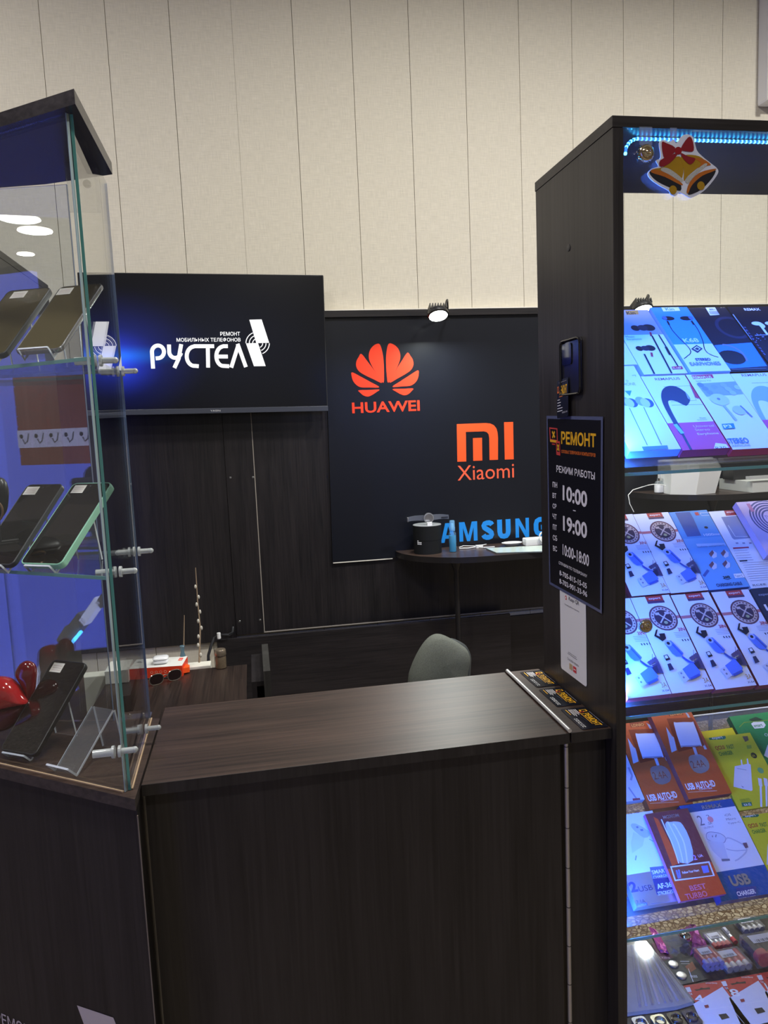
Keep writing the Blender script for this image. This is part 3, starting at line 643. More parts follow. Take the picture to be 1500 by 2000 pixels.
PK = ink(250, 190, 170)
for k in range(4): mb.ring(ln*(0.42+0.085*k), bh*0.55, 0.0045, 0.0035, PK); mb.rect(ln*(0.41+0.085*k), bh*0.25, ln*(0.435+0.085*k), bh*0.30, PK)
mb.build('printed_icons', t)
MB().prism([(ln, 0.02), (ln+0.018, 0.028), (ln+0.016, 0.05), (ln, 0.07)], 0.004, 0.022, pbr('flap_orange', rgb(250, 92, 30), 0.5)).build('open_flap', t)
cpos = Mx @ Vector((ln*0.55, bd*0.42, bh+0.0005))
t = thing('earbud_case', 'white rounded earbud case resting on the flat red and white box', 'earbud case', cpos)
def pill(w_, d_, h_, z0, m, e=4.0, n=28, k=8, zf=1.0):
    vs = []; fs = []
    def se(a): 
        c, s_ = math.cos(a), math.sin(a); return math.copysign(abs(c)**(2/e), c), math.copysign(abs(s_)**(2/e), s_)
    for i in range(k+1):
        ph = -math.pi/2+math.pi*i/k; rr = max(math.cos(ph), 0)**0.5; zz = z0+h_/2+h_/2*math.sin(ph)
        for j in range(n):
            x, y = se(2*math.pi*j/n); vs.append((x*w_/2*rr, y*d_/2*rr, zz))
    for i in range(k):
        for j in range(n): a = i*n+j; b = i*n+(j+1) % n; fs.append((a, b, b+n, a+n))
    fs.append(tuple(range(n))[::-1]); fs.append(tuple(range(k*n, k*n+n)))
    return MB().add(vs, fs, m, True)
GW = pbr('gloss_white', (0.82, 0.83, 0.86, 1), 0.12, coat=0.4)
pill(0.052, 0.047, 0.017, 0, GW).build('base', t); pill(0.053, 0.048, 0.012, 0.0125, GW).build('lid', t)
# sunglasses
a, b_ = on_z(306, 1338, ZD), on_z(338, 1330, ZD)
ux = (b_-a).normalized(); vy = Vector((-ux.y, ux.x, 0))
Mx = Matrix(((ux.x, vy.x, 0, a.x), (ux.y, vy.y, 0, a.y), (0, 0, 1, ZD+0.0005), (0, 0, 0, 1)))
t = thing('sunglasses', 'dark brown sunglasses with pale metal rims lying open on the desk', 'sunglasses', M=Mx)
DL = pbr('dark_lens', (0.012, 0.005, 0.005, 1), 0.05, spec=0.8); RIM = pbr('silver_rim', (0.55, 0.48, 0.4, 1), 0.2, metal=0.9)
def outline(cx, cz, sx): return [(cx+0.0235*math.copysign(abs(math.cos(q))**0.75, math.cos(q))*sx, -0.002, cz+0.018*math.copysign(abs(math.sin(q))**0.85, math.sin(q))) for q in [2*math.pi*k/28 for k in range(28)]]
gap = (b_-a).length
for cx in (0.0, gap+0.006):
    o_ = outline(cx, 0.019, 1)
    mb = MB(); mb.add(o_+[(x, y+0.0015, z) for x, y, z in o_], [tuple(range(28))[::-1], tuple(range(28, 56))]+[(i, (i+1) % 28, 28+(i+1) % 28, 28+i) for i in range(28)], DL); mb.build('lens', t)
    MB().tube(o_+[o_[0], o_[1]], 0.0016, RIM, 6).build('rim', t)
MB().tube([(0.022, -0.001, 0.026), (gap/2+0.003, -0.003, 0.029), (gap-0.016, -0.001, 0.026)], 0.0016, RIM, 6).build('bridge', t)
for sx in (-1, 1):
    x0 = -0.023 if sx < 0 else gap+0.029
    MB().tube([(x0, 0, 0.026), (x0+sx*0.003, 0.004+0.002*(sx+1), 0.026), (x0-sx*0.03, 0.007+0.002*(sx+1), 0.020), (x0-sx*0.085, 0.008+0.002*(sx+1), 0.005)], 0.0018, BLACKP, 6, r1=0.0024).build('temple', t)
p = on_z(222, 1335, ZD)
tag(MB().box(-0.025, 0.05, -0.005, 0.11, 0.0005, 0.045, pbr('card_white', rgb(206, 206, 200), 0.5), bev=0.001).build('white_carton', loc=(p.x, p.y, ZD)), 'plain white carton left of the red box, seen through the showcase glass', 'box')
# chair
yc = 2.42
t = thing('office_chair', 'grey fabric chair with a rounded backrest behind the counter', 'chair', (on_y(862, 1280, yc).x, yc-0.2, 0))
P6 = lambda x, y: on_y(760+x/6.25, 1200+y/6.25, yc)
out = bez([(235, 800), (270, 660), (330, 520), (405, 390), (480, 300), (550, 255), (620, 245), (700, 268), (800, 320), (900, 385), (955, 440), (980, 520), (975, 600), (955, 700), (940, 800), (920, 1000), (600, 1080), (260, 1000)], 3)
FAB = pbr('grey_fabric', rgb(98, 101, 94), 0.95, spec=0.15, noise=0.6, nscale=420)
def cushion(outl, th, m, bulge, yoff=0.0):
    P = [P6(*a) for a in outl]; n = len(P); c = sum(P, Vector())/n; mb = MB(); vs = []; fs = []
    rings = [(0.0, -bulge-th*0.5), (0.35, -bulge*0.92-th*0.5), (0.65, -bulge*0.66-th*0.5), (0.88, -bulge*0.2-th*0.5), (0.97, -th*0.36), (1.0, 0), (0.97, th*0.4), (0.85, th*0.5), (0.0, th*0.5)]
    for s_, yy in rings: vs += [c+(p-c)*s_+Vector((0, yy+yoff, 0)) for p in P]
    for i in range(len(rings)-1):
        for k in range(n): a = i*n+k; b = i*n+(k+1) % n; fs.append((a, b, b+n, a+n))
    return mb.add(vs, fs, m, True)
cushion(out, 0.05, FAB, 0.022).build('backrest', t, world=True)
shell = bez([(500, 830), (540, 620), (600, 470), (720, 370), (830, 345), (960, 405), (1015, 470), (1045, 560), (1040, 700), (1020, 900), (920, 1000), (560, 1000)], 3)
cushion(shell, 0.04, pbr('dark_shell', rgb(70, 74, 74), 0.4), 0.0, 0.05).build('back_shell', t, world=True)
MB().box(-0.2, 0.2, -0.2, 0.2, 0.44, 0.5, FAB, bev=0.02).build('seat', t)
MB().tube([(0, 0, 0.44), (0, 0, 0.09)], 0.025, BLACKP, 14).build('gas_column', t)
MB().tube([(0, 0.18, 0.46), (0, 0.26, 0.5), (0, 0.27, 0.72)], 0.016, BLACKP, 10).build('back_bracket', t)
for k in range(5):
    q = 2*math.pi*k/5
    lg = MB().tube([(0, 0, 0.1), (0.25*math.cos(q), 0.25*math.sin(q), 0.07)], 0.02, BLACKP, 8, r1=0.013).build('leg', t)
    MB().ball((0.25*math.cos(q), 0.25*math.sin(q), 0.03), 0.028, BLACKP, 12, (1, 1, 1)).build('caster', lg)

# ================================================================== COUNTER
ZC = 1.07
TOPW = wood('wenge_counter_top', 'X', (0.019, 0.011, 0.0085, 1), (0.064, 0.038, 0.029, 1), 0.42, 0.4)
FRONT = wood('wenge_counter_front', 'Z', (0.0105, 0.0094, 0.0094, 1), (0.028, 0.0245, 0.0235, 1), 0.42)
t = thing('counter_flap', 'wide dark wood counter with lifting top between glass showcase and tall cabinet', 'counter', (-0.184, 1.066, 0))
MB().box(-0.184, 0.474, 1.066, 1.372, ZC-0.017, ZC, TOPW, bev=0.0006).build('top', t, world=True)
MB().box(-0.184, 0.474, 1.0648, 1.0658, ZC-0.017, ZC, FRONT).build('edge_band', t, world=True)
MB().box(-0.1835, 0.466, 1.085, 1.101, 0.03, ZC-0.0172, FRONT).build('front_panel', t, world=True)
MB().box(-0.182, 0.466, 1.110, 1.118, 0.03, ZC-0.0172, EDGE).build('inner_frame', t, world=True)
mb = MB()
xh = on_y(1109, 1700, 1.083).x
mb.tube([(xh, 1.0825, 0.03), (xh, 1.0825, ZC-0.018)], 0.0036, pbr('hinge_steel', (0.55, 0.53, 0.5, 1), 0.35, metal=0.7), 10); h = mb.build('piano_hinge', t, world=True)
kj = MB().tube([(xh, 1.0825, 0.06), (xh, 1.0825, 0.0612)], 0.0038, BK, 10).build('knuckle_joint', h, world=True)
for k in range(1, 15):
    c = kj.copy(); COL.objects.link(c); c.parent = h; c.location = (0, 0, 0.07*k)

t = thing('counter_ledge', 'narrow fixed dark counter ledge beside the tall cabinet carrying three cards', 'counter', (0.477, 1.066, 0))
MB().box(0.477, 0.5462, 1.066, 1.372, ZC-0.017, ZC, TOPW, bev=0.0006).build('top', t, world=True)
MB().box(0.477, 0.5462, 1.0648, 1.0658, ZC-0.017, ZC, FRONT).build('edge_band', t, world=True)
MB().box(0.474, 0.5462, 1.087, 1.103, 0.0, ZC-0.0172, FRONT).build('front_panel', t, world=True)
tag(MB().tube([on_z(990.5, 1310, ZC+0.0042), on_z(1113, 1427.5, ZC+0.0042)], 0.0034, pbr('satin_silver', (0.75, 0.74, 0.72, 1), 0.3, metal=0.6), 12).build('metal_strip', loc=(0, 0, 0)), 'thin silver metal rod along the joint of the counter top', 'metal strip')
# repair cards
YEL = ink(238, 178, 30); DNAVY = ink(16, 18, 30, 0.25)
def card_art(mb, w_, h_):                  # landscape card art in local u (w) and v (h)
    mb.text('РЕМОНТ', 0.30*w_, 0.60*h_, 0.90*w_, 0.86*h_, YEL, 0.03)
    mb.rect(0.27*w_, 0.545*h_, 0.80*w_, 0.57*h_, YEL)
    mb.rect(0.12*w_, 0.62*h_, 0.22*w_, 0.90*h_, YEL); mb.rect(0.14*w_, 0.68*h_, 0.20*w_, 0.86*h_, DNAVY); mb.rect(0.20*w_, 0.56*h_, 0.25*w_, 0.74*h_, ink(226, 80, 40)); mb.rect(0.21*w_, 0.60*h_, 0.24*w_, 0.71*h_, DNAVY)
    for k, l in enumerate((0.26, 0.34, 0.30, 0.40, 0.36)): mb.rect(0.07*w_, (0.50-0.065*k)*h_, (0.07+l*0.85)*w_, (0.525-0.065*k)*h_, WH)
    mb.rect(0.07*w_, 0.13*h_, 0.32*w_, 0.165*h_, YEL)
    mb.text('8 705 815 15 05', 0.52*w_, 0.16*h_, 0.93*w_, 0.215*h_, WH, 0.02); mb.text('8 702 901 33 96', 0.52*w_, 0.08*h_, 0.93*w_, 0.135*h_, WH, 0.02)
    mb.rect(0.25*w_, 0.915*h_, 0.85*w_, 0.93*h_, ink(150, 150, 160))
    mb.line([(0.45*w_, 0.40*h_), (0.56*w_, 0.44*h_), (0.70*w_, 0.46*h_)], 0.006*w_, ink(70, 80, 110))
cw, chh = 0.088, 0.053
first = None
for (x, y, lb) in ((0.4995, 1.1585, 'black and yellow business card at the front end of the counter ledge'), (0.5005, 1.2595, 'black and yellow business card in the middle of the row of three'), (0.5015, 1.3595, 'black and yellow business card farthest back on the counter ledge')):
    # card reads towards -Y: u = -Y, v = +X
    M_ = Matrix(((0.03, 1, 0, x), (-1, 0.03, 0, y), (0, 0, 1, ZC+0.0004), (0, 0, 0, 1)))
    M_ = Matrix(((0.0, 1, 0, x), (-1, 0.0, 0, y), (0, 0, 1, ZC+0.0004), (0, 0, 0, 1))) @ Matrix.Rotation(random.uniform(-0.02, 0.02), 4, 'Z')
    # right-handed: u x v = z
    if first is None:
        mb = MB(); mb.prism(rrect(0, 0, cw, chh*0.86, 0.003), 0, 0.0006, DNAVY); mb.z0 = 0.00062; card_art(mb, cw, chh*0.86)
        first = mb.build('business_card', M=M_); tag(first, lb, 'business card', 'business cards on the counter ledge')
    else:
        c = first.copy(); COL.objects.link(c); c.matrix_world = M_; c['label'] = lb

# ================================================================== TALL ACCESSORY CABINET (right)
CX0, CX1, CY0, CY1 = 0.547, 1.40, 1.05, 1.345
ZT = zabs(0.4325)
PAN = wood('wenge_cabinet_side', 'Z', (0.014, 0.012, 0.012, 1), (0.038, 0.033, 0.032, 1), 0.36)
t = thing('display_cabinet', 'tall dark wood display cabinet full of boxed accessories lit by blue LEDs', 'cabinet', (CX0, CY0, 0))
cab = t
MB().box(CX0, CX0+0.0165, CY0, CY1, 0, ZT-0.0162, PAN, bev=0.0004).build('side_panel', t, world=True)
MB().box(CX1-0.0165, CX1, CY0, CY1, 0, ZT-0.0162, PAN, bev=0.0004).build('side_panel', t, world=True)
MB().box(CX0-0.001, CX1+0.001, CY0-0.001, CY1+0.001, ZT-0.016, ZT, wood('wenge_lid', 'X', (0.014, 0.012, 0.012, 1), (0.038, 0.033, 0.032, 1), 0.36), bev=0.0004).build('top_board', t, world=True)
ZB = zabs(-1.10)
MB().box(CX0+0.0167, CX1-0.0167, CY0+0.0, CY1, ZB-0.016, ZB, WXD).build('bottom_board', t, world=True)
MB().box(CX0+0.0167, CX1-0.0167, CY0+0.004, CY0+0.020, 0, ZB-0.0162, FRONT).build('plinth_door', t, world=True)
p = on_x(1111, 484, CX0)
MB().lathe([(0.006, 0), (0.0055, 0.0012), (0, 0.0015)], pbr('cap_dark', (0.03, 0.03, 0.032, 1), 0.3), 16, M=Matrix.Translation(p) @ Matrix.Rotation(-math.pi/2, 4, 'Y')).build('screw_cap', t, world=True)
for z in (-0.0908, -0.484, -0.8720):
    mb = MB(); mb.box(CX0+0.0168, CX1-0.0168, CY0+0.011, CY1-0.012, zabs(z)-0.0025, zabs(z)+0.0025, GLASS)
    sh = mb.build('glass_shelf', t, world=True)
    MB().box(CX0+0.0168, CX1-0.0168, CY0+0.0100, CY0+0.0109, zabs(z)-0.0025, zabs(z)+0.0025, pbr('teal_glass_edge', (0.12, 0.36, 0.36, 1), 0.15, spec=0.8)).build('front_edge', sh, world=True)
MB().box(CX0+0.0168, CX1-0.0168, CY0+0.0006, CY0+0.0044, ZB+0.0005, ZT-0.0168, GLASS).build('front_glass', t, world=True)
# slanted acrylic racks on the shelves
SL = {}
for key, zf, zb, zs in (('a', -0.0595, 0.203, -0.0908), ('b', -0.4508, -0.190, -0.484), ('c', -0.8348, -0.613, -0.872)):
    O = Vector((0, 1.06, zabs(zf))); V = Vector((0, 0.27, zb-zf)).normalized()
    SL[key] = Plane(O, (1, 0, 0), V); P_ = SL[key]
    Lg = 0.27/V.y
    tr = thing('display_rack', {'a': 'slanted clear rack holding the earphone boxes on the upper glass shelf', 'b': 'slanted clear rack holding the charging cable boxes on the middle glass shelf', 'c': 'slanted clear rack holding the charger boxes on the lower glass shelf'}[key], 'display rack', (CX0+0.02, 1.06, zabs(zs)+0.0026), group='slanted clear display racks')
    mb = MB(); mb.box(CX0+0.0175, CX1-0.02, -0.004, Lg+0.004, -0.0265, -0.0235, ACRYL, M=P_.mat()); mb.build('slope_plate', tr, world=True)
    mb = MB(); mb.box(CX0+0.0175, CX1-0.02, Lg+0.0041, Lg+0.0062, -0.0265, -0.0235, AEDGE, M=P_.mat()); mb.build('upper_edge', tr, world=True)
    if key != 'a':
        MB().box(CX0+0.0175, CX1-0.02, 1.112, 1.115, zabs(zs)+0.0027, P_.pt(0, (1.112-1.06)/V.y, 0).z-0.040, pbr('dark_plum_blocker', (0.03, 0.018, 0.03, 1), 0.4)).build('reflection_blocker', tr, world=True)  # added dark strip, blocks the floodlight's reflection in the glass shelf
    for x in (0.64, 0.86, 1.1):
        q = P_.pt(x, Lg, -0.027)
        MB().box(x-0.002, x+0.002, q.y-0.003, q.y, zabs(zs)+0.0027, q.z, ACRYL).build('rear_leg', tr, world=True)

def led_strip(name, label, path, n0, area_spec):
    """blue LED tape: carrier, single diodes, and its light"""
    P = [Vector(p) for p in path]
    t = thing(name, label, 'LED strip', P[0], group='blue LED strips')
    MB().tube(P, 0.0022, pbr('tape_blue', (0.1, 0.25, 0.9, 1), 0.4, emit=(0.02, 0.14, 1.0, 1), estr=2.2), 6).build('tape', t, world=True)
    L_ = [0]
    for a, b in zip(P, P[1:]): L_.append(L_[-1]+(b-a).length)
    mbase = None
    for k in range(n0):
        s = L_[-1]*(k+0.5)/n0
        i = max(j for j in range(len(P)-1) if L_[j] <= s); q = P[i]+(P[i+1]-P[i])*((s-L_[i])/(L_[i+1]-L_[i]))
        if mbase is None:
            mbase = MB().ball((0, 0, 0), 0.0026, glow('led_diode', (0.06, 0.55, 1.0), 12), 8).build('diode', t, loc=q-P[0])
        else:
            c = mbase.copy(); COL.objects.link(c); c.parent = t; c.location = q-P[0]
    for (loc, d, sx, sy, pw, up) in area_spec: area('strip_light', loc, d, sx, sy, pw, BLUE, 150, 'RECTANGLE', t, up)
    return t
zl = ZT-0.0162
path = [on_y(1221.5, 300, CY0+0.02), on_y(1223, 288, CY0+0.022), on_y(1229, 278, CY0+0.026), on_y(1241, 270, CY0+0.03), on_y(1262, 264.5, CY0+0.03), on_y(1300, 262, CY0+0.03), on_y(1350, 263.5, CY0+0.03), on_y(1400, 267, CY0+0.03), on_y(1500, 272, CY0+0.03)]
path = [Vector((p.x, p.y, min(p.z, zl-0.0035))) for p in path]
led_strip('led_strip', 'blue LED strip along the top front edge inside the tall cabinet', path+[path[-1]+Vector((0.06, 0, -0.003))], 44,
          [((0.95, CY0+0.03, zl-0.018), (0.0, 0.25, -1), 0.76, 0.006, 5.0, (1, 0, 0))])
xs = CX0+0.0190
led_strip('led_strip', 'blue LED strip running down inside the near left edge of the tall cabinet', [(xs, CY0+0.012, zl-0.05), (xs, CY0+0.012, ZB+0.02)], 90,
          [((xs+0.003, CY0+0.016, (zl+ZB)/2), (1, 0.30, 0), 1.40, 0.006, 7.0, (0, 0, 1))])

# ---- boxed goods on the slanted racks
def carton(P, name, label, cat, group, bl, tr, base, side, th, art=None, n=0.0, zoom=(1200, 560, 5.0), wmin=None, u=None, v=None):
    Q = lambda x, y: P.uv(zoom[0]+x/zoom[2], zoom[1]+y/zoom[2], n)
    a = Q(*bl); b = Q(*tr); u0, v0, u1, v1 = a[0], a[1], b[0], b[1]
    if u: u0 = u[0] or u0; u1 = u[1] or u1
    if v: v0 = v[0] or v0; v1 = v[1] or v1
    if wmin: u0 = u1-wmin
    w_, h_ = u1-u0-0.0008, v1-v0-0.0008
    mb = MB(); mb.box(0, w_, 0, h_, -th, -0.0001, side); mb.rect(0, 0, w_, h_, base); mb.z0 = 0.0
    q = lambda x, y: (Q(x, y)[0]-u0, Q(x, y)[1]-v0)
    if art: art(mb, w_, h_, q)
    # keep print inside the carton face
    lim = []
    for v in mb.v: lim.append((min(max(v[0], 0), w_), min(max(v[1], 0), h_), v[2]))
    mb.v = lim
    o = mb.build(name, M=P.mat(u0, v0, n)); tag(o, label, cat, group)
    o_dims[o.name] = (w_, h_)
    return o
o_dims = {}
def T(mb, q, s, x0, y0, x1, y1, m, bold=0.0):
    a = q(x0, y1); b = q(x1, y1); c = q((x0+x1)/2, y0); d = q((x0+x1)/2, y1)
    # upright box: width along u at the baseline, height along v
    mb.text(s, a[0], min(a[1], b[1]), b[0], min(a[1], b[1])+max(c[1]-d[1], 0.0008), m, bold)
def PLY(mb, q, pts, m): mb.poly([q(*p) for p in pts], m)
def LN(mb, q, pts, w_, m): mb.line([q(*p) for p in pts], w_, m)
def EL(mb, q, x, y, ru, rv, m, rot=0): a = q(x, y); mb.ell(a[0], a[1], ru, rv, m, rot)
GE = 'earphone boxes on the upper rack'; A_ = SL['a']
LTG = ink(196, 200, 212); GR = ink(120, 124, 140); PUR = ink(120, 40, 90); CRIM = ink(196, 34, 60); PINK = ink(206, 60, 120)
WB = ink(232, 234, 238); SKYB = ink(66, 150, 226); DK = ink(22, 22, 34); MID = ink(150, 152, 178)
def art_a0(mb, w_, h_, q): pass
carton(A_, 'earphone_box', 'sliver of a white earphone box at the left end of the upper rack', 'box', GE, (-150, 770), (-90, 225), WB, WB, 0.016, u=(0.58, 0.6755))
def art_a(mb, w_, h_, q):
    mb.rect(0, q(300, 468)[1], w_, h_, MID)
    PLY(mb, q, [(105, 235), (230, 232), (238, 272), (118, 276)], ink(170, 130, 70)); T(mb, q, 'Kin', 125, 242, 210, 270, DK, .02)
    for x, y, s in ((275, 405, 1), (300, 605, .8)):
        EL(mb, q, x-70*s, y, .0085*s, .0085*s, DK); EL(mb, q, x+60*s, y-5, .0125*s, .010*s, DK); EL(mb, q, x, y-2, .010*s, .0085*s, ink(40, 40, 56))
        LN(mb, q, [(x+75*s, y+40), (x+85*s, y+80)], .004, ink(170, 50, 60))
    LN(mb, q, [(365, 480), (560, 850)], .0032, DK); LN(mb, q, [(430, 470), (620, 780)], .0026, DK); LN(mb, q, [(500, 590), (545, 670)], .005, DK); LN(mb, q, [(290, 660), (390, 855)], .0032, DK)
    T(mb, q, 'Music', 112, 480, 200, 500, GR); T(mb, q, 'Earphone', 125, 505, 270, 525, GR)
    PLY(mb, q, [(555, 785), (655, 780), (670, 806), (568, 810)], CRIM); T(mb, q, 'K-107', 575, 790, 655, 805, WH, .02)
carton(A_, 'earphone_box', 'white and grey earphone box with black in-ear buds at the top left', 'box', GE, (290, 858), (347, 222), WB, WB, 0.016, art_a, u=(0.6762, 0.7600))
def art_b(mb, w_, h_, q):
    mb.rect(0, q(700, 562)[1], w_, h_, SKYB)
    PLY(mb, q, [(455, 200), (620, 192), (642, 236), (478, 242)], WH); T(mb, q, 'Kin', 505, 205, 590, 232, SKYB, .02)
    for x in (525, 700): EL(mb, q, x, 310, .0125, .0065, DK); EL(mb, q, x-35 if x < 600 else x+45, 306, .0045, .006, ink(90, 110, 150))
    LN(mb, q, bez([(515, 340), (560, 420), (640, 510), (720, 590), (745, 640), (715, 675), (650, 678)], 3)[:-3], .0016, DK)
    LN(mb, q, bez([(760, 335), (820, 430), (865, 540), (880, 610), (930, 660), (1020, 666)], 3)[:-3], .0016, DK)
    LN(mb, q, [(515, 335), (535, 375)], .0035, DK); LN(mb, q, [(750, 335), (775, 375)], .0035, DK)
    T(mb, q, 'K68', 680, 503, 832, 545, ink(210, 225, 240), .03)
    PLY(mb, q, [(748, 610), (800, 572), (860, 608), (812, 648)], ink(36, 44, 70)); PLY(mb, q, [(768, 610), (802, 585), (840, 608), (812, 632)], WB); PLY(mb, q, [(780, 612), (802, 595), (830, 610), (812, 625)], ink(36, 44, 70))
    T(mb, q, 'STEREO', 795, 697, 945, 724, ink(60, 70, 100), .03); T(mb, q, 'EARPHONES', 742, 732, 1045, 768, ink(130, 140, 160), .02)
carton(A_, 'earphone_box', 'bright blue and white stereo earphone box second in the upper row of the upper rack', 'box', GE, (738, 842), (712, 196), WB, ink(150, 180, 225), 0.016, art_b, n=0.006, u=(0.7606, 0.8380), v=(0.1800, None))
def art_c(mb, w_, h_, q):
    PLY(mb, q, [(975, 572), (1350, 545), (1490, 775), (1120, 800)], ink(60, 130, 220)); 
    a = q(1100, 400); mb.ring(a[0]+0.012, a[1], .034, .027, ink(40, 42, 66)); 
    EL(mb, q, 1150, 690, .026, .020, ink(16, 16, 28)); LN(mb, q, bez([(1060, 575), (1160, 590), (1250, 650), (1285, 730)], 4)[:-4], .004, ink(120, 130, 170))
    PLY(mb, q, [(888, 205), (980, 202), (1025, 275), (935, 282)], WH)
    for k in range(7): LN(mb, q, [(925+k*12, 240), (942+k*12, 272)], .0012, DK)
    T(mb, q, '881', 930, 215, 985, 232, ink(60, 90, 60)); LN(mb, q, [(1140, 812), (1480, 800)], .0012, GR)
carton(A_, 'headphone_box', 'glossy black headphone box with a barcode sticker in the upper row of the upper rack', 'box', GE, (1132, 832), (1150, 196), ink(22, 24, 40, 0.42), DK, 0.016, art_c, u=(0.8411, 0.9250))
def art_d(mb, w_, h_, q):
    T(mb, q, 'REMAX', 1275, 208, 1430, 232, WH, .02); LN(mb, q, [(1155, 270), (1335, 520)], .0035, ink(160, 175, 215))
    EL(mb, q, 1390, 360, .011, .006, WH); EL(mb, q, 1440, 380, .006, .0075, WH); EL(mb, q, 1520, 360, .011, .006, WH); LN(mb, q, [(1430, 385), (1495, 470)], .005, WH)
    for k in range(14): EL(mb, q, 1380+random.random()*110, 460+random.random()*80, .0006+.001*random.random(), .0008, ink(150, 160, 210))
    LN(mb, q, [(1370, 480), (1520, 475)], .002, ink(150, 160, 210))
    for k, ch in enumerate('HEADPHONES'): T(mb, q, ch, 1268+k*21, 395+k*29, 1285+k*21, 412+k*29, ink(110, 120, 180))
carton(A_, 'earphone_box', 'black earphone box with white buds and silver edge at the right of the upper row', 'box', GE, (1500, 800), (1580, 188), ink(18, 18, 34, 0.42), DK, 0.016, art_d, n=0.002, u=(0.9258, None))
def art_e(mb, w_, h_, q):
    T(mb, q, 'EARPHONE', -10, 935, 212, 962, GR); T(mb, q, 'O', 117, 910, 140, 928, GR); PLY(mb, q, [(100, 1018), (168, 1015), (150, 1068)], SKYB)
    for x in (130, 285): EL(mb, q, x-30, 1120, .009, .011, ink(150, 165, 190)); EL(mb, q, x+40, 1135, .010, .011, ink(60, 80, 130)); EL(mb, q, x+15, 1135, .008, .011, LTG)
    LN(mb, q, [(145, 1185), (320, 1550)], .0014, GR); LN(mb, q, [(285, 1180), (458, 1545)], .0014, GR)
    PLY(mb, q, [(265, 1565), (515, 1552), (525, 1588), (285, 1605)], ink(90, 130, 190)); LN(mb, q, [(170, 870), (205, 865), (205, 880)], .001, GR)
carton(A_, 'earphone_box', 'white earphone box washed cyan by LEDs, leftmost below the upper row', 'box', GE, (150, 1610), (222, 768), WB, ink(120, 160, 220), 0.016, art_e, wmin=0.088, u=(None, 0.6675))
def bud(mb, q, m, m2, dx=0):
    PLY(mb, q, [(p[0]+dx, p[1]) for p in bez([(455, 1060), (470, 1005), (520, 972), (600, 975), (680, 1020), (730, 1075), (738, 1115), (710, 1160), (680, 1158), (600, 1120), (540, 1112), (525, 1135), (560, 1220), (620, 1330), (680, 1430), (645, 1445), (590, 1360), (500, 1200), (465, 1120)], 3)], m)
    PLY(mb, q, [(p[0]+dx, p[1]) for p in [(690, 1025), (728, 1075), (736, 1105), (715, 1090)]], m2)
def art_f(mb, w_, h_, q):
    mb.rect(0, 0, w_, q(800, 1322)[1], PINK); T(mb, q, 'REMAPLUS', 398, 884, 645, 908, PUR, .01)
    LN(mb, q, [(480, 978), (740, 968), (800, 1110), (550, 1125)], .0008, GR); LN(mb, q, [(560, 1158), (880, 1150)], .0008, GR)
    bud(mb, q, ink(34, 34, 60), ink(150, 160, 200)); LN(mb, q, [(665, 1440), (755, 1605)], .0042, DK); LN(mb, q, [(590, 1345), (665, 1435)], .007, ink(130, 190, 210))
    T(mb, q, 'Universal', 772, 1345, 975, 1368, ink(240, 200, 230)); T(mb, q, 'Stereo', 790, 1382, 935, 1405, ink(240, 200, 230)); T(mb, q, 'Earphone', 812, 1420, 1025, 1448, ink(240, 200, 230), .02)
    PLY(mb, q, [(985, 1528), (1090, 1540), (1125, 1590), (980, 1600)], WH); T(mb, q, 'R30', 992, 1560, 1098, 1588, ink(70, 40, 80), .0)
    T(mb, q, 'Music', 835, 1275, 895, 1290, GR); T(mb, q, 'Endurance', 810, 1295, 905, 1306, GR); PLY(mb, q, [(745, 905), (770, 960), (850, 1095), (790, 1085)], CRIM)
carton(A_, 'earphone_box', 'white and pink earphone box with one big black earbud on the upper rack', 'box', GE, (640, 1600), (722, 858), WB, ink(160, 40, 84), 0.016, art_f, u=(0.6680, 0.7515))
def art_g(mb, w_, h_, q):
    PLY(mb, q, [(750, 866), (955, 856), (972, 892), (772, 904)], CRIM); T(mb, q, 'REMAPLUS', 772, 868, 955, 894, WH, .01); T(mb, q, 'Earphone X25', 800, 910, 950, 928, GR)
    PLY(mb, q, [(800, 948), (1190, 925), (1260, 1050), (900, 1075)], ink(150, 164, 196)); 
    for k in range(9): EL(mb, q, 840+k*45, 960+((k*37) % 90), .006, .006, ink(120+k*8, 134+k*8, 180))
    EL(mb, q, 1025, 1105, .017, .0145, ink(200, 208, 224)); EL(mb, q, 1015, 1100, .003, .003, GR); LN(mb, q, [(1065, 1160), (1190, 1310)], .0045, ink(170, 184, 210))
    EL(mb, q, 1215, 1210, .011, .011, ink(190, 200, 220)); LN(mb, q, [(1225, 1165), (1345, 1275)], .003, GR); LN(mb, q, [(1240, 1162), (1350, 1270)], .0016, WH)
    PLY(mb, q, [(1045, 1345), (1160, 1338), (1178, 1388), (1066, 1395)], ink(20, 130, 150)); T(mb, q, 'P3', 1072, 1350, 1150, 1382, WH, .03)
    T(mb, q, 'STEREO', 1100, 1475, 1322, 1530, ink(60, 100, 150), .02); T(mb, q, 'EARPHONE', 1128, 1538, 1330, 1560, GR)
carton(A_, 'earphone_box', 'white earphone box with pale buds and a teal tag in the lower row', 'box', GE, (1135, 1592), (1152, 842), WB, CRIM, 0.016, art_g, n=0.001, u=(0.7522, 0.8375))
def art_h(mb, w_, h_, q):
    T(mb, q, 'REMAPLUS', 1245, 846, 1490, 870, PUR, .01); bud(mb, q, ink(150, 176, 226), WH, 880); LN(mb, q, [(1340, 942), (1600, 932)], .0008, GR)
    mb.rect(0, 0, w_, q(1500, 1300)[1], PINK)
carton(A_, 'earphone_box', 'white earphone box with a pale blue earbud at the right end of the lower row', 'box', GE, (1490, 1580), (1590, 832), WB, CRIM, 0.016, art_h, u=(0.8382, None))

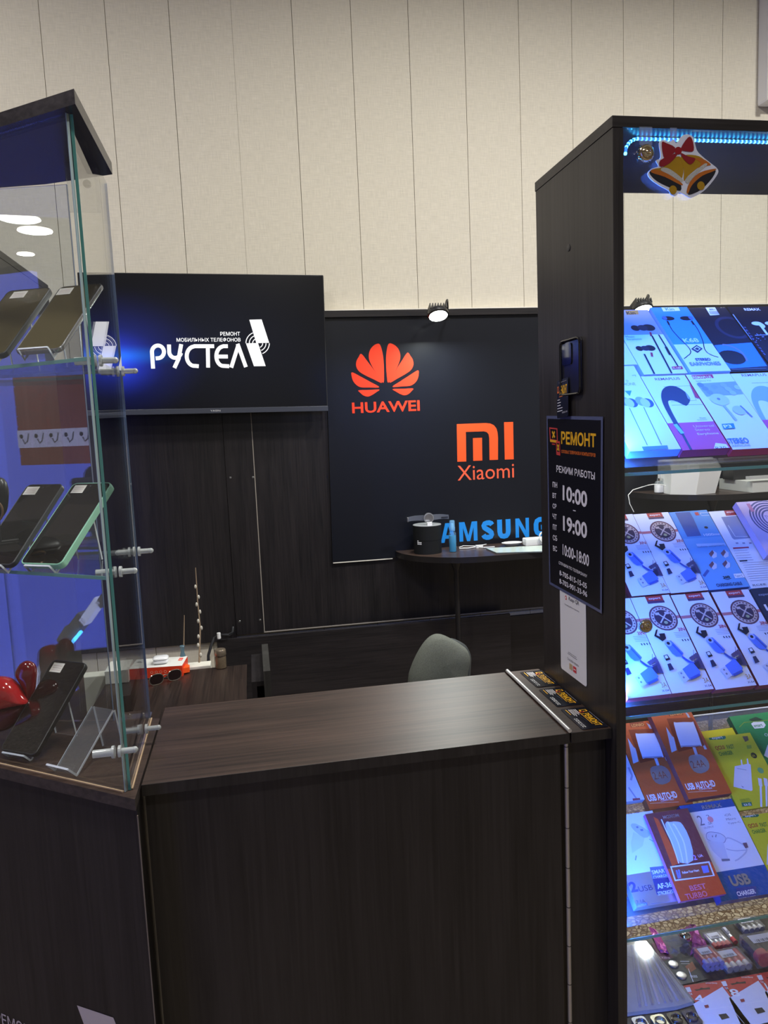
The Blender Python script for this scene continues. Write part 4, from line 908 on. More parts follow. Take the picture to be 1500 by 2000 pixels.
# ---- charging cable boxes
B_ = SL['b']; ZM3 = (1200, 960, 5.0); GB = 'white three-in-one cable boxes'
BRN = ink(104, 62, 72); CRM = ink(206, 186, 176); RIB = ink(196, 116, 112); BLU = ink(92, 128, 226); BLD = ink(58, 84, 176)
def art_x(mb, w_, h_, q):
    PLY(mb, q, [(295, 1022), (458, 1010), (492, 1084), (330, 1098)], ink(186, 54, 48)); PLY(mb, q, [(318, 1074), (486, 1062), (492, 1084), (330, 1098)], ink(84, 52, 84))
    T(mb, q, 'expert', 335, 1030, 455, 1054, WH, .01)
    mb.rect(0, q(480, 1252)[1], w_, q(480, 1222)[1], RIB)
    c = q(478, 1236); mb.ell(c[0], c[1], .0255, .0255, BRN); mb.ring(c[0], c[1], .0225, .0165, CRM); 
    for k in range(20): mb.ell(c[0]+.0195*math.cos(k*math.pi/10), c[1]+.0195*math.sin(k*math.pi/10), .0016, .0016, BRN, n=8)
    mb.ell(c[0], c[1], .0158, .0158, ink(64, 46, 66)); mb.line([(c[0]-.010, c[1]-.010), (c[0]+.009, c[1]+.010)], .0024, CRM); mb.line([(c[0]+.010, c[1]-.010), (c[0]-.009, c[1]+.010)], .0024, CRM)
    mb.rect(c[0]-.013, c[1]+.006, c[0]-.005, c[1]+.011, CRM); mb.rect(c[0]+.005, c[1]+.006, c[0]+.013, c[1]+.011, CRM); mb.ell(c[0], c[1]-.010, .0035, .003, ink(170, 170, 120))
    T(mb, q, '3IN1', 620, 1328, 706, 1362, ink(190, 40, 40), .02)
    for k in range(4): LN(mb, q, [(575+k*8, 1385+k*15), (725+k*8, 1375+k*15)], .0007, ink(150, 156, 190))
    for k in range(4): LN(mb, q, [(655+k*26, 1450-k*2), (668+k*26, 1468-k*2)], .002, DK)
    PLY(mb, q, [(400, 1358), (418, 1352), (405, 1410), (440, 1425), (430, 1395), (485, 1390), (500, 1440), (465, 1472), (420, 1440), (383, 1418)], DK)
    PLY(mb, q, [(484, 1492), (505, 1465), (545, 1462), (575, 1490), (668, 1585), (655, 1615), (600, 1618), (560, 1590)], BLU); EL(mb, q, 520, 1490, .006, .006, ink(170, 186, 236)); EL(mb, q, 520, 1490, .003, .003, DK)
    LN(mb, q, [(560, 1500), (655, 1600)], .003, BLD); LN(mb, q, bez([(665, 1618), (710, 1660), (770, 1685), (850, 1680)], 4)[:-4], .0042, BLD)
    for k in range(7): EL(mb, q, 745+k*17, 1640-((k*53) % 40)+k, .003, .004, ink(92, 76, 104))
    LN(mb, q, [(770, 1650), (765, 1555)], .0008, ink(92, 76, 104)); LN(mb, q, [(800, 1650), (800, 1575)], .0008, ink(92, 76, 104)); LN(mb, q, [(720, 1640), (745, 1620)], .0012, ink(92, 76, 104))
    PLY(mb, q, [(765, 1665), (855, 1630), (900, 1740), (830, 1735)], ink(72, 62, 96))
    PLY(mb, q, [(470, 1612), (508, 1600), (540, 1650), (498, 1665)], DK); PLY(mb, q, [(480, 1615), (505, 1608), (520, 1635), (492, 1642)], WB)
    PLY(mb, q, [(508, 1695), (540, 1685), (575, 1745), (530, 1762)], ink(44, 44, 74))
    PLY(mb, q, [(655, 1745), (740, 1680), (770, 1690), (832, 1770), (820, 1800), (725, 1845)], BLU); LN(mb, q, [(735, 1840), (828, 1795)], .004, BLD)
    PLY(mb, q, [(605, 1780), (655, 1752), (724, 1842), (672, 1878)], ink(206, 210, 224)); PLY(mb, q, [(632, 1782), (645, 1775), (656, 1790), (643, 1797)], GR); PLY(mb, q, [(655, 1822), (668, 1814), (680, 1830), (667, 1838)], GR)
    PLY(mb, q, [(765, 1690), (810, 1660), (835, 1730), (810, 1745)], ink(40, 38, 66))
    T(mb, q, '3A', 868, 1822, 925, 1875, ink(196, 160, 96), .02); T(mb, q, 'X-04', 872, 1893, 942, 1914, ink(70, 74, 110), .01)
REDS = ink(150, 46, 56)
x04 = carton(B_, 'cable_box', 'white three-in-one cable box second in the lower row, right of the gold bell', 'box', GB, (562, 1974), (566, 1000), WB, REDS, 0.015, art_x, zoom=ZM3, u=(0.6495, 0.7252))
def put_x(br, tr, label, n=0.0):
    Q = lambda p: B_.uv(1200+p[0]/5, 960+p[1]/5, n); w_, h_ = o_dims['cable_box']
    a = Q(br); c = x04.copy(); COL.objects.link(c); c.matrix_world = B_.mat(a[0]-w_-0.0006, a[1], n); c['label'] = label; return c
put_x((560, 1974), (190, 1025), 'white three-in-one cable box leftmost in the lower row, partly behind the gold bell')
put_x((1392, 1890), (945, 970), 'white three-in-one cable box third from the left in the lower row')
put_x((1810, 1850), (1335, 945), 'white three-in-one cable box fourth in the lower row beside the black box')
put_x((548, 990), (205, 205), 'white three-in-one cable box at the upper row left end, cut by the cabinet side')
put_x((922, 962), (560, 185), 'white three-in-one cable box in the upper row left of the blue box')
def art_bl(mb, w_, h_, q):
    PLY(mb, q, [(590, 205), (735, 200), (770, 260), (848, 432), (712, 442)], ink(60, 84, 150)); mb.rect(0, 0, w_, q(900, 448)[1], ink(112, 170, 222))
    PLY(mb, q, [(780, 205), (815, 202), (832, 232), (796, 235)], ink(200, 60, 60)); LN(mb, q, [(835, 210), (930, 205), (955, 230), (850, 235), (835, 210)], .0008, WH)
    EL(mb, q, 895, 352, .004, .003, DK); T(mb, q, '1000mm', 872, 400, 1055, 424, WH, .0)
    PLY(mb, q, [(795, 512), (1075, 502), (1090, 528), (810, 540)], ink(180, 205, 232)); T(mb, q, 'Кабель магнитный', 805, 515, 1075, 532, ink(70, 100, 160))
    for x, y in ((960, 610), (1075, 605), (960, 720), (1090, 710)):
        PLY(mb, q, [(x-40, y), (x-5, y-38), (x+38, y-8), (x+38, y+30), (x+5, y+46)], ink(206, 212, 226)); PLY(mb, q, [(x-40, y), (x-5, y-38), (x+12, y-10), (x-15, y+32)], ink(120, 74, 80))
    LN(mb, q, [(915, 770), (870, 830)], .005, ink(70, 90, 160)); T(mb, q, '360', 1062, 822, 1130, 848, DK, .03); LN(mb, q, [(1060, 852), (1100, 862), (1138, 850)], .001, DK)
    T(mb, q, 'CHARGING CABLE', 990, 882, 1250, 914, ink(40, 60, 110), .03); PLY(mb, q, [(1158, 808), (1255, 800), (1272, 842), (1176, 850)], WH); T(mb, q, 'Type-C', 1178, 812, 1258, 838, DK, .0)
carton(B_, 'cable_box', 'light blue charging cable box in the middle of the upper row', 'box', 'cable boxes on the middle rack', (944, 962), (957, 172), ink(86, 150, 214), ink(70, 110, 180), 0.015, art_bl, zoom=ZM3, u=(0.8052, 0.8880))
def art_w(mb, w_, h_, q):
    PLY(mb, q, [(1065, 180), (1190, 172), (1212, 228), (1090, 238)], ink(160, 44, 52)); T(mb, q, 'expert', 1098, 190, 1185, 208, WH, .01)
    PLY(mb, q, [(1042, 250), (1262, 232), (1280, 245), (1390, 450), (1170, 470), (1150, 455)], ink(150, 156, 186, 0.15)); LN(mb, q, [(1110, 330), (1180, 440), (1300, 440)], .001, WH)
    PLY(mb, q, [(1155, 548), (1310, 540), (1315, 552), (1160, 562)], CRIM)
    for k in range(5): LN(mb, q, [(1165+k*10, 580+k*24), (1300+k*14, 572+k*24)], .0008, MID)
    for k in range(4): PLY(mb, q, [(1180+k*65, 500), (1205+k*65, 498), (1212+k*65, 512), (1187+k*65, 514)], MID)
    LN(mb, q, [(1220, 682), (1295, 676)], .003, DK)
    for k in range(9): LN(mb, q, [(1245+k*10, 700+k*22), (1600, 680+k*22)], .0008, MID)
    PLY(mb, q, [(1425, 572), (1500, 568), (1520, 608), (1450, 614)], ink(60, 60, 100)); T(mb, q, '3A', 1435, 578, 1490, 604, WH, .02)
    T(mb, q, 'RCEE', 1345, 900, 1480, 918, DK)
carton(B_, 'cable_box', 'white cable box with a clear window and red tab in the upper row', 'box', 'cable boxes on the middle rack', (1340, 948), (1272, 170), WB, WB, 0.015, art_w, zoom=ZM3, u=(0.8888, None))
def art_l(mb, w_, h_, q):
    c = q(1545, 260)
    for k in range(5): mb.ring(c[0], c[1], .046-.006*k, .0425-.006*k, ink(96, 90, 132))
    PLY(mb, q, [(1285, 120), (1320, 118), (1370, 195), (1335, 200)], ink(200, 130, 160)); T(mb, q, 'TYPE', 1475, 230, 1560, 262, ink(110, 100, 150)); LN(mb, q, [(1282, 100), (1300, 98)], .002, GR)
carton(B_, 'cable_box', 'thick lilac cable box with a coiled cable picture at the right of the upper row', 'box', 'cable boxes on the middle rack', (1495, 620), (1680, 70), ink(222, 196, 222), ink(190, 170, 200), 0.0155, art_l, n=0.018, zoom=ZM3)
def art_k(mb, w_, h_, q):
    T(mb, q, 'expert', 1410, 990, 1530, 1015, ink(170, 180, 200)); PLY(mb, q, [(1455, 1105), (1475, 1100), (1510, 1160), (1490, 1165)], WH)
carton(B_, 'cable_box', 'black box with white marks at the right end of the lower row', 'box', 'cable boxes on the middle rack', (1790, 1860), (1700, 915), ink(36, 40, 58), DK, 0.02, art_k, n=0.004, zoom=ZM3, u=(0.8822, None), v=(0.002, None))

# ---- charger boxes
C_ = SL['c']; ZM4 = (1200, 1340, 4.3478); GC = 'charger boxes on the lower rack'
ORA = ink(204, 92, 44, 0.3); ORD = ink(150, 62, 34, 0.3); SIL = pbr('foil_silver', (0.72, 0.72, 0.76, 1), 0.28, metal=0.85); YEL2 = ink(214, 206, 40); YGR = ink(150, 170, 50); GRN = ink(30, 140, 74)
def art_s(mb, w_, h_, q):
    LN(mb, q, [(120, 690), (150, 760), (140, 800)], .004, MID); LN(mb, q, [(120, 860), (190, 960)], .003, MID); PLY(mb, q, [(152, 955), (215, 950), (222, 970), (158, 975)], ink(150, 70, 80))
carton(C_, 'charger_box', 'sliver of a silver-white box at the far left of the lower rack', 'box', GC, (-60, 1005), (105, 545), ink(206, 206, 214), ink(190, 190, 200), 0.015, art_s, zoom=ZM4, u=(0.61, 0.686))
def ldnio(dx, dy, sx=1.0):
    def art(mb, w_, h_, q0):
        q = lambda x, y: q0(x+dx, y+dy)
        PLY(mb, q, [(120, 300), (240, 296), (262, 340), (140, 352)], ORD); T(mb, q, 'LDNIO', 145, 312, 255, 336, ink(226, 160, 90), .02)
        PLY(mb, q, [(112, 440), (165, 520), (180, 530), (205, 640), (160, 660)], LTG); PLY(mb, q, [(270, 312), (300, 330), (462, 632), (440, 634), (330, 372)], LTG)
        PLY(mb, q, [(118, 372), (330, 362), (355, 390), (440, 600), (220, 655), (190, 560)], ORD)
        PLY(mb, q, bez([(180, 420), (200, 405), (330, 402), (350, 415), (412, 585), (400, 605), (260, 612), (235, 600)], 2), ink(214, 222, 236)); LN(mb, q, [(235, 608), (405, 600)], .0025, MID)
        LN(mb, q, [(350, 615), (372, 680)], .006, LTG)
        PLY(mb, q, bez([(305, 700), (340, 680), (400, 676), (450, 705), (480, 760), (470, 810), (410, 838), (350, 820), (312, 760)], 2), SIL); T(mb, q, '2.4A', 335, 715, 455, 780, ink(150, 80, 60), .0)
        T(mb, q, 'USB AUTO-ID', 280, 888, 540, 948, WH, .03); T(mb, q, 'COMPATIBLE', 388, 952, 505, 968, WH, .0); LN(mb, q, [(300, 998), (545, 985)], .0008, ink(230, 200, 180))
    return art
carton(C_, 'charger_box', 'orange charger box with white plug, lower-lying of the two orange-topped ones at upper left', 'box', GC, (302, 1052), (345, 284), ORA, ORA, 0.018, ldnio(0, 0), zoom=ZM4, v=(0.1712, None))
carton(C_, 'charger_box', 'orange charger box with white plug, raised beside the yellow charger box', 'box', GC, (632, 962), (642, 192), ORA, ink(130, 60, 60), 0.0148, ldnio(325, -95), n=0.016, zoom=ZM4)
def yart(dx, dy):
    def art(mb, w_, h_, q0):
        q = lambda x, y: q0(x+dx, y+dy)
        PLY(mb, q, [(790, 420), (935, 414), (948, 440), (935, 452), (808, 458)], ink(20, 110, 80)); T(mb, q, 'expert', 830, 422, 925, 448, WH, .01)
        EL(mb, q, 880, 392, .006, .0025, ink(80, 80, 40)); PLY(mb, q, [(1085, 428), (1130, 425), (1140, 460), (1110, 475)], ink(110, 96, 70))
        T(mb, q, 'QC3.0', 862, 500, 945, 540, ink(190, 60, 40), .03); T(mb, q, 'FAST', 960, 492, 1025, 530, ink(110, 140, 50), .03); T(mb, q, 'CHARGER', 888, 545, 1012, 580, ink(90, 140, 50), .03)
        PLY(mb, q, [(1120, 505), (1160, 500), (1165, 530), (1128, 535)], YGR); EL(mb, q, 1183, 590, .006, .006, ink(50, 56, 34)); T(mb, q, '3A', 1170, 580, 1198, 600, YEL2)
        PLY(mb, q, [(1020, 682), (1075, 672), (1070, 628), (1080, 626), (1088, 670), (1125, 662), (1122, 618), (1132, 616), (1140, 660), (1156, 668), (1172, 885), (1160, 892), (1010, 856)], ink(226, 228, 236)); LN(mb, q, [(1040, 700), (1120, 715)], .001, MID); PLY(mb, q, [(1072, 846), (1098, 858), (1090, 866)], MID)
        EL(mb, q, 1240, 718, .006, .006, ink(110, 170, 110))
        for k in (0, 48): LN(mb, q, [(1232+k, 785), (1240+k, 850)], .007, ink(226, 228, 236)); LN(mb, q, [(1240+k, 850), (1246+k, 1030)], .004, ink(226, 228, 236))
        T(mb, q, 'SERIES', 1065, 950, 1155, 975, YGR); PLY(mb, q, [(1075, 992), (1160, 985), (1168, 1018), (1084, 1026)], ink(50, 120, 84)); T(mb, q, 'KA-32', 1100, 992, 1160, 1014, WH, .02)
    return art
carton(C_, 'charger_box', 'yellow charger box peeking out behind another yellow one', 'box', GC, (1000, 860), (1040, 345), ink(232, 214, 20), ink(190, 170, 20), 0.012, None, n=-0.002, zoom=ZM4, u=(0.8537, 0.932))
carton(C_, 'charger_box', 'yellow fast charger box with a white plug in the upper row of the lower rack', 'box', GC, (1062, 1058), (1152, 392), YEL2, ink(190, 180, 40), 0.0062, yart(0, 0), n=0.006, zoom=ZM4)
carton(C_, 'charger_box', 'yellow fast charger box at the lower right corner of the lower rack', 'box', GC, (1392, 1745), (1445, 1050), YEL2, ink(190, 180, 40), 0.014, yart(280, 660), n=0.003, zoom=ZM4)
def art_gn(mb, w_, h_, q):
    PLY(mb, q, [(1160, 320), (1180, 305), (1265, 302), (1285, 330), (1270, 355), (1190, 362)], WH); T(mb, q, 'smart', 1185, 318, 1262, 342, GRN, .02); T(mb, q, 'CHARGER', 1272, 385, 1420, 410, WH, .0)
    PLY(mb, q, [(1140, 285), (1200, 262), (1262, 285), (1240, 292), (1165, 298)], ink(16, 60, 40)); PLY(mb, q, [(1300, 500), (1420, 480), (1450, 700), (1270, 590)], WB); LN(mb, q, [(1060, 350), (1100, 310), (1420, 280)], .001, YGR)
carton(C_, 'charger_box', 'green charger box at the upper right corner of the lower rack', 'box', GC, (1285, 840), (1400, 205), GRN, ink(20, 90, 50), 0.0138, art_gn, n=-0.0026, zoom=ZM4)
PLUM = ink(74, 66, 128)
def art_af(mb, w_, h_, q):
    mb.rect(0, 0, w_, q(300, 1575)[1], SIL); PLY(mb, q, [(60, 1050), (190, 1042), (206, 1078), (80, 1088)], PLUM); T(mb, q, 'MOXOM', 60, 1055, 198, 1080, WH, .03)
    PLY(mb, q, bez([(138, 1180), (180, 1168), (290, 1230), (298, 1270), (250, 1290), (170, 1230)], 2), ink(190, 196, 214)); PLY(mb, q, [(160, 1240), (255, 1290), (240, 1360), (150, 1420), (140, 1330)], ink(216, 218, 230)); LN(mb, q, [(295, 1300), (420, 1370)], .0012, MID); LN(mb, q, [(185, 1440), (178, 1480)], .002, MID)
    PLY(mb, q, [(180, 1195), (200, 1190), (205, 1205), (190, 1208)], GR); PLY(mb, q, [(215, 1218), (240, 1214), (246, 1230), (225, 1232)], GR)
    T(mb, q, '2', 140, 1652, 205, 1745, PLUM, .04); T(mb, q, 'USB', 205, 1682, 330, 1730, ink(60, 60, 110), .0)
    PLY(mb, q, [(298, 1540), (462, 1524), (480, 1620), (322, 1636)], ink(104, 110, 160)); T(mb, q, 'SMART', 315, 1545, 455, 1580, WH, .02); T(mb, q, 'CHARGER', 325, 1592, 470, 1616, WH, .0)
    PLY(mb, q, [(322, 1640), (480, 1624), (528, 1748), (360, 1772)], ink(54, 58, 110)); T(mb, q, 'AF-36', 360, 1660, 492, 1706, WH, .03); T(mb, q, 'STRONGEST', 365, 1724, 515, 1756, WH, .02)
    T(mb, q, '2.1A', 185, 1808, 265, 1840, ink(60, 60, 100), .0); PLY(mb, q, [(182, 1850), (275, 1840), (280, 1862), (190, 1870)], ink(110, 112, 150)); T(mb, q, 'OUTPUT', 195, 1848, 272, 1862, WH)
    LN(mb, q, [(310, 1850), (560, 1830)], .0008, MID)
carton(C_, 'charger_box', 'white and silver two-port charger box at the lower left of the lower rack', 'box', GC, (165, 1888), (302, 1000), WB, SIL, 0.018, art_af, zoom=ZM4, wmin=0.098, v=(None, 0.170))
def art_m(mb, w_, h_, q):
    mb.rect(0, q(600, 1530)[1], w_, h_, ink(124, 62, 60, 0.25)); PLY(mb, q, [(330, 1110), (370, 1130), (560, 1500), (490, 1530)], ink(226, 84, 40)); T(mb, q, 'MOXOM', 410, 1080, 552, 1110, SIL, .02)
    PLY(mb, q, bez([(430, 1175), (470, 1155), (540, 1152), (580, 1180), (640, 1300), (670, 1480), (560, 1500), (500, 1380)], 2), ink(196, 206, 232)); 
    for k, (a, b) in enumerate(((400, 545), (452, 580), (500, 612))): LN(mb, q, bez([(a, 1140+k*22), (a+45, 1240), (a+95, 1350), (b, 1510)], 4)[:-4], .0022+.0006*(k == 2), WH)
    T(mb, q, '2', 675, 1430, 705, 1475, ink(200, 150, 240), .03); T(mb, q, 'UA', 712, 1425, 755, 1450, ink(226, 200, 250), .02)
    PLY(mb, q, [(472, 1532), (805, 1488), (852, 1612), (512, 1658)], WB); PLY(mb, q, [(486, 1542), (797, 1502), (836, 1606), (520, 1645)], ink(150, 74, 54)); T(mb, q, 'Follow Your Heart', 570, 1552, 722, 1574, WH, .02)
    PLY(mb, q, [(735, 1530), (790, 1524), (805, 1582), (755, 1590)], ink(120, 130, 220)); LN(mb, q, [(525, 1565), (545, 1635)], .003, ink(120, 130, 220)); LN(mb, q, [(545, 1560), (558, 1630)], .003, ink(120, 130, 220))
    T(mb, q, 'BEST', 638, 1672, 785, 1720, ink(226, 120, 140), .02); T(mb, q, 'TURBO', 600, 1735, 795, 1785, ink(226, 120, 140), .02); LN(mb, q, [(575, 1835), (880, 1800)], .0008, ink(240, 190, 170))
carton(C_, 'charger_box', 'orange and brown charger box with a clear window and white streaks in the lower row', 'box', GC, (585, 1884), (622, 1032), ink(214, 84, 44, 0.25), ink(206, 90, 150), 0.0092, art_m, n=0.016, zoom=ZM4, v=(0.011, None))
def art_r(mb, w_, h_, q):
    mb.rect(0, q(800, 1052)[1], w_, h_, pbr('foil_blue', rgb(40, 110, 200), 0.25, metal=0.5)); mb.rect(0, 0, w_, q(1000, 1560)[1], pbr('foil_blue', rgb(40, 110, 200), 0.25, metal=0.5)); T(mb, q, 'REMAX', 740, 990, 915, 1025, SIL, .02)
    T(mb, q, '2', 728, 1092, 770, 1180, GR, .0); T(mb, q, '2', 785, 1090, 815, 1120, GR); EL(mb, q, 815, 1132, .0055, .0055, ink(240, 150, 150)); T(mb, q, '.0A', 795, 1150, 832, 1174, GR); T(mb, q, 'OUTPUT', 757, 1186, 846, 1202, GR)
    for k, s in enumerate(('iOS', 'Micro', 'Type-C')): T(mb, q, s, 935+k*12, 1080+k*32, 990+k*12+k*30, 1100+k*32, GR)
    LN(mb, q, bez([(785, 1250), (820, 1240), (900, 1255), (942, 1290), (930, 1330), (880, 1325), (800, 1310), (780, 1280)], 3)+[q and (785, 1250)], .0012, MID); PLY(mb, q, bez([(785, 1255), (820, 1244), (900, 1258), (938, 1290), (925, 1328), (860, 1322), (800, 1308)], 2), ink(214, 218, 228))
    PLY(mb, q, [(785, 1312), (925, 1330), (965, 1465), (915, 1478), (830, 1400)], ink(208, 212, 224)); LN(mb, q, [(830, 1270), (832, 1285)], .0015, GR); LN(mb, q, [(862, 1262), (858, 1285)], .0015, GR); LN(mb, q, bez([(945, 1300), (1040, 1320), (1120, 1380), (1090, 1440), (1000, 1480)], 4)[:-4], .0025, ink(196, 200, 214)); LN(mb, q, bez([(950, 1380), (1020, 1400), (1130, 1390)], 4)[:-4], .002, ink(196, 200, 214))
    PLY(mb, q, [(1085, 1335), (1120, 1330), (1135, 1372), (1110, 1380)], ink(120, 90, 100)); PLY(mb, q, [(905, 1470), (975, 1468), (980, 1485), (912, 1490)], GR)
    T(mb, q, 'USB', 990, 1580, 1165, 1680, SIL, .04); PLY(mb, q, [(1030, 1715), (1200, 1700), (1225, 1830), (1065, 1848)], ink(44, 60, 130)); T(mb, q, 'CHARGER', 1035, 1720, 1202, 1762, WH, .03); T(mb, q, 'POWER & SPEED', 1055, 1778, 1212, 1806, WH, .03); T(mb, q, '1 YEAR WARRANTY', 1065, 1820, 1215, 1836, LTG)
carton(C_, 'charger_box', 'white and blue foil charger box with a drawn plug in the lower row', 'box', GC, (930, 1872), (1007, 942), WB, pbr('foil_blue_dark', rgb(24, 50, 110), 0.3), 0.022, art_r, n=0.004, zoom=ZM4, u=(None, 0.8520), v=(0.003, 0.1700))

# ---- goods on the bottom board
FP = Plane((0, 0, ZB), (1, 0, 0), (0, 1, 0))
z5p = lambda x, y, n=0.0: FP.uv(1200+x/5, 1740+y/5, n)
def flat(name, label, cat, quad, th, m, art=None, group=None, z=0.0005, parts=None):
    P = [z5p(*p, z+th) for p in quad]; o0 = P[0]
    mb = MB(); mb.prism([(p[0]-o0[0], p[1]-o0[1]) for p in P], 0, th, m); mb.z0 = th
    q = lambda x, y: (z5p(x, y, z+th)[0]-o0[0], z5p(x, y, z+th)[1]-o0[1])
    if art: art(mb, q)
    o = mb.build(name, M=Matrix.Translation((o0[0], o0[1], ZB+z)))
    return tag(o, label, cat, group), q
def TQ(mb, q, s, x0, y0, x1, y1, m, bold=0.0, rot=None):
    """text whose baseline runs from (x0,y1) towards (x1,y0..) in the picture"""
    a = Vector(q(x0, y1)); b = Vector(q(x1, y1)); c = Vector(q(x0, y0)); d = b-a
    mb.text(s, a.x, a.y, a.x+d.length, a.y+max((c-a).y, .002), m, bold, math.atan2(d.y, d.x))
# backing strip with the purple bag
def artp(mb, q):
    TQ(mb, q, 'CR2016', 445, 640, 545, 662, ink(230, 180, 210))
flat('battery_card', 'dark purple battery card sticking out under the crumpled purple bag', 'battery card', [(360, 510), (420, 500), (580, 650), (460, 690), (430, 640)], 0.001, ink(80, 24, 60), artp)
def cell_card(mb, q):
    PLY(mb, q, [(470, 690), (620, 672), (775, 885), (650, 915)], ink(70, 72, 66)); TQ(mb, q, 'CR2025', 745, 822, 815, 846, ink(220, 220, 210), .02)
    PLY(mb, q, [(690, 740), (760, 690), (800, 760), (740, 800)], ink(150, 80, 50)); LN(mb, q, [(640, 690), (730, 690)], .003, ink(170, 170, 160)); LN(mb, q, [(650, 712), (735, 712)], .002, ink(170, 170, 160)); LN(mb, q, [(722, 760), (770, 890)], .0012, WH)
o, q = flat('battery_card', 'black card with two silver button cells lying in the middle of the bottom board', 'battery card', [(470, 690), (760, 585), (910, 860), (650, 918)], 0.0012, ink(52, 54, 50), cell_card)
for (x, y) in ((575, 722), (655, 832)):
    a = q(x, y); MB().lathe([(0.0095, 0.0012), (0.0102, 0.0020), (0.0095, 0.0042), (0.0075, 0.0046), (0, 0.0044)], pbr('cell_steel', (0.72, 0.72, 0.74, 1), 0.25, metal=0.9), 24, M=Matrix.Translation((a[0], a[1], 0))).build('button_cell', o)
# crumpled purple bag with a silver ball
t = thing('accessory_bag', 'crumpled purple bag with a clear front and a silver ball inside', 'bag', (*z5p(600, 590), ZB+0.002))
outl = [z5p(*p, 0.01) for p in [(335, 325), (440, 345), (600, 372), (690, 335), (750, 322), (810, 345), (930, 545), (860, 570), (740, 600), (660, 580), (595, 600), (450, 570), (420, 530)]]
def crumple(outl, m, h, name, parent, seed, n=14):
    rnd = random.Random(seed); bm = bmesh.new()
    vs = [bm.verts.new((p[0], p[1], ZB+0.002)) for p in outl]; bm.faces.new(vs)
    bmesh.ops.triangulate(bm, faces=bm.faces[:]); bmesh.ops.subdivide_edges(bm, edges=bm.edges[:], cuts=4, use_grid_fill=True)
    inner = [v for v in bm.verts if not v.is_boundary]
    for v in bm.verts:
        v.co.z += (0.002+rnd.random()*h) if not v.is_boundary else rnd.random()*h*0.5
        if not v.is_boundary: v.co.x += (rnd.random()-.5)*0.004; v.co.y += (rnd.random()-.5)*0.004
    bm.verts.index_update(); mb = MB(); mb.add([v.co.copy() for v in bm.verts], [[v.index for v in f.verts] for f in bm.faces], m); bm.free()
    return mb.build(name, parent, world=True)
PURF = pbr('purple_foil', rgb(140, 60, 130), 0.25, metal=0.3)
crumple([z5p(*p, 0.01) for p in [(610, 372), (690, 335), (750, 322), (810, 345), (930, 545), (860, 570), (740, 600), (760, 480)]], PURF, 0.010, 'foil_back', t, 3)
crumple([z5p(*p, 0.01) for p in [(335, 325), (400, 340), (480, 470), (540, 590), (450, 570), (420, 530)]], pbr('pink_foil', rgb(196, 90, 160), 0.25, metal=0.3), 0.006, 'header_strip', t, 4)
crumple([z5p(*p, 0.012) for p in [(400, 340), (600, 372), (680, 400), (760, 500), (740, 598), (660, 580), (595, 600), (540, 590), (480, 470)]], FILM, 0.014, 'clear_front', t, 5)
a = z5p(690, 470, 0.01); MB().ball((a[0], a[1], ZB+0.0155), 0.0125, CHROME, 20).build('silver_ball', t, world=True)
# clear pouch of pens at the left edge
t = thing('zip_pouch', 'clear pouch packed with slim pens at the left edge of the bottom board', 'pouch', (*z5p(420, 900), ZB+0.001))
pts = [z5p(*p, 0.004) for p in [(40, 520), (310, 508), (455, 680), (785, 1095), (600, 1150), (100, 1215)]]
MB().prism(pts, ZB+0.0008, ZB+0.0016, ink(120, 130, 150)).build('backing_card', t, world=True)
COLS = [ink(70, 90, 150), ink(150, 160, 190), ink(60, 60, 100), ink(196, 180, 190), ink(90, 120, 170), ink(60, 70, 120), ink(140, 150, 190), ink(44, 56, 100)]
d0, d1 = Vector(z5p(170, 560)), Vector(z5p(250, 1150)); e0, e1 = Vector(z5p(380, 640)), Vector(z5p(680, 1080))
for k in range(8):
    f_ = k/7; a = d0.lerp(e0, f_); b = d1.lerp(e1, f_)
    MB().tube([(a.x, a.y, ZB+0.005), (b.x, b.y, ZB+0.005)], 0.0026, COLS[k], 8).build('pen', t, world=True)
zz = z5p(430, 660); MB().prism(pts, ZB+0.0082, ZB+0.0088, FILM).build('clear_front', t, world=True)
a = z5p(250, 640, 0.01); MB().prism([(a[0]-0.05+0.048*math.cos(k*math.pi/14), a[1]+0.025+0.034*math.sin(k*math.pi/14-math.pi/2)) for k in range(-2, 17)], ZB+0.0092, ZB+0.0096, thin_glass('grey_sticker', (0.6, 0.62, 0.66, 1), 1.0, 0.1, 0.25, (0.6, 0.64, 0.7, 1))).build('round_sticker', t, world=True)
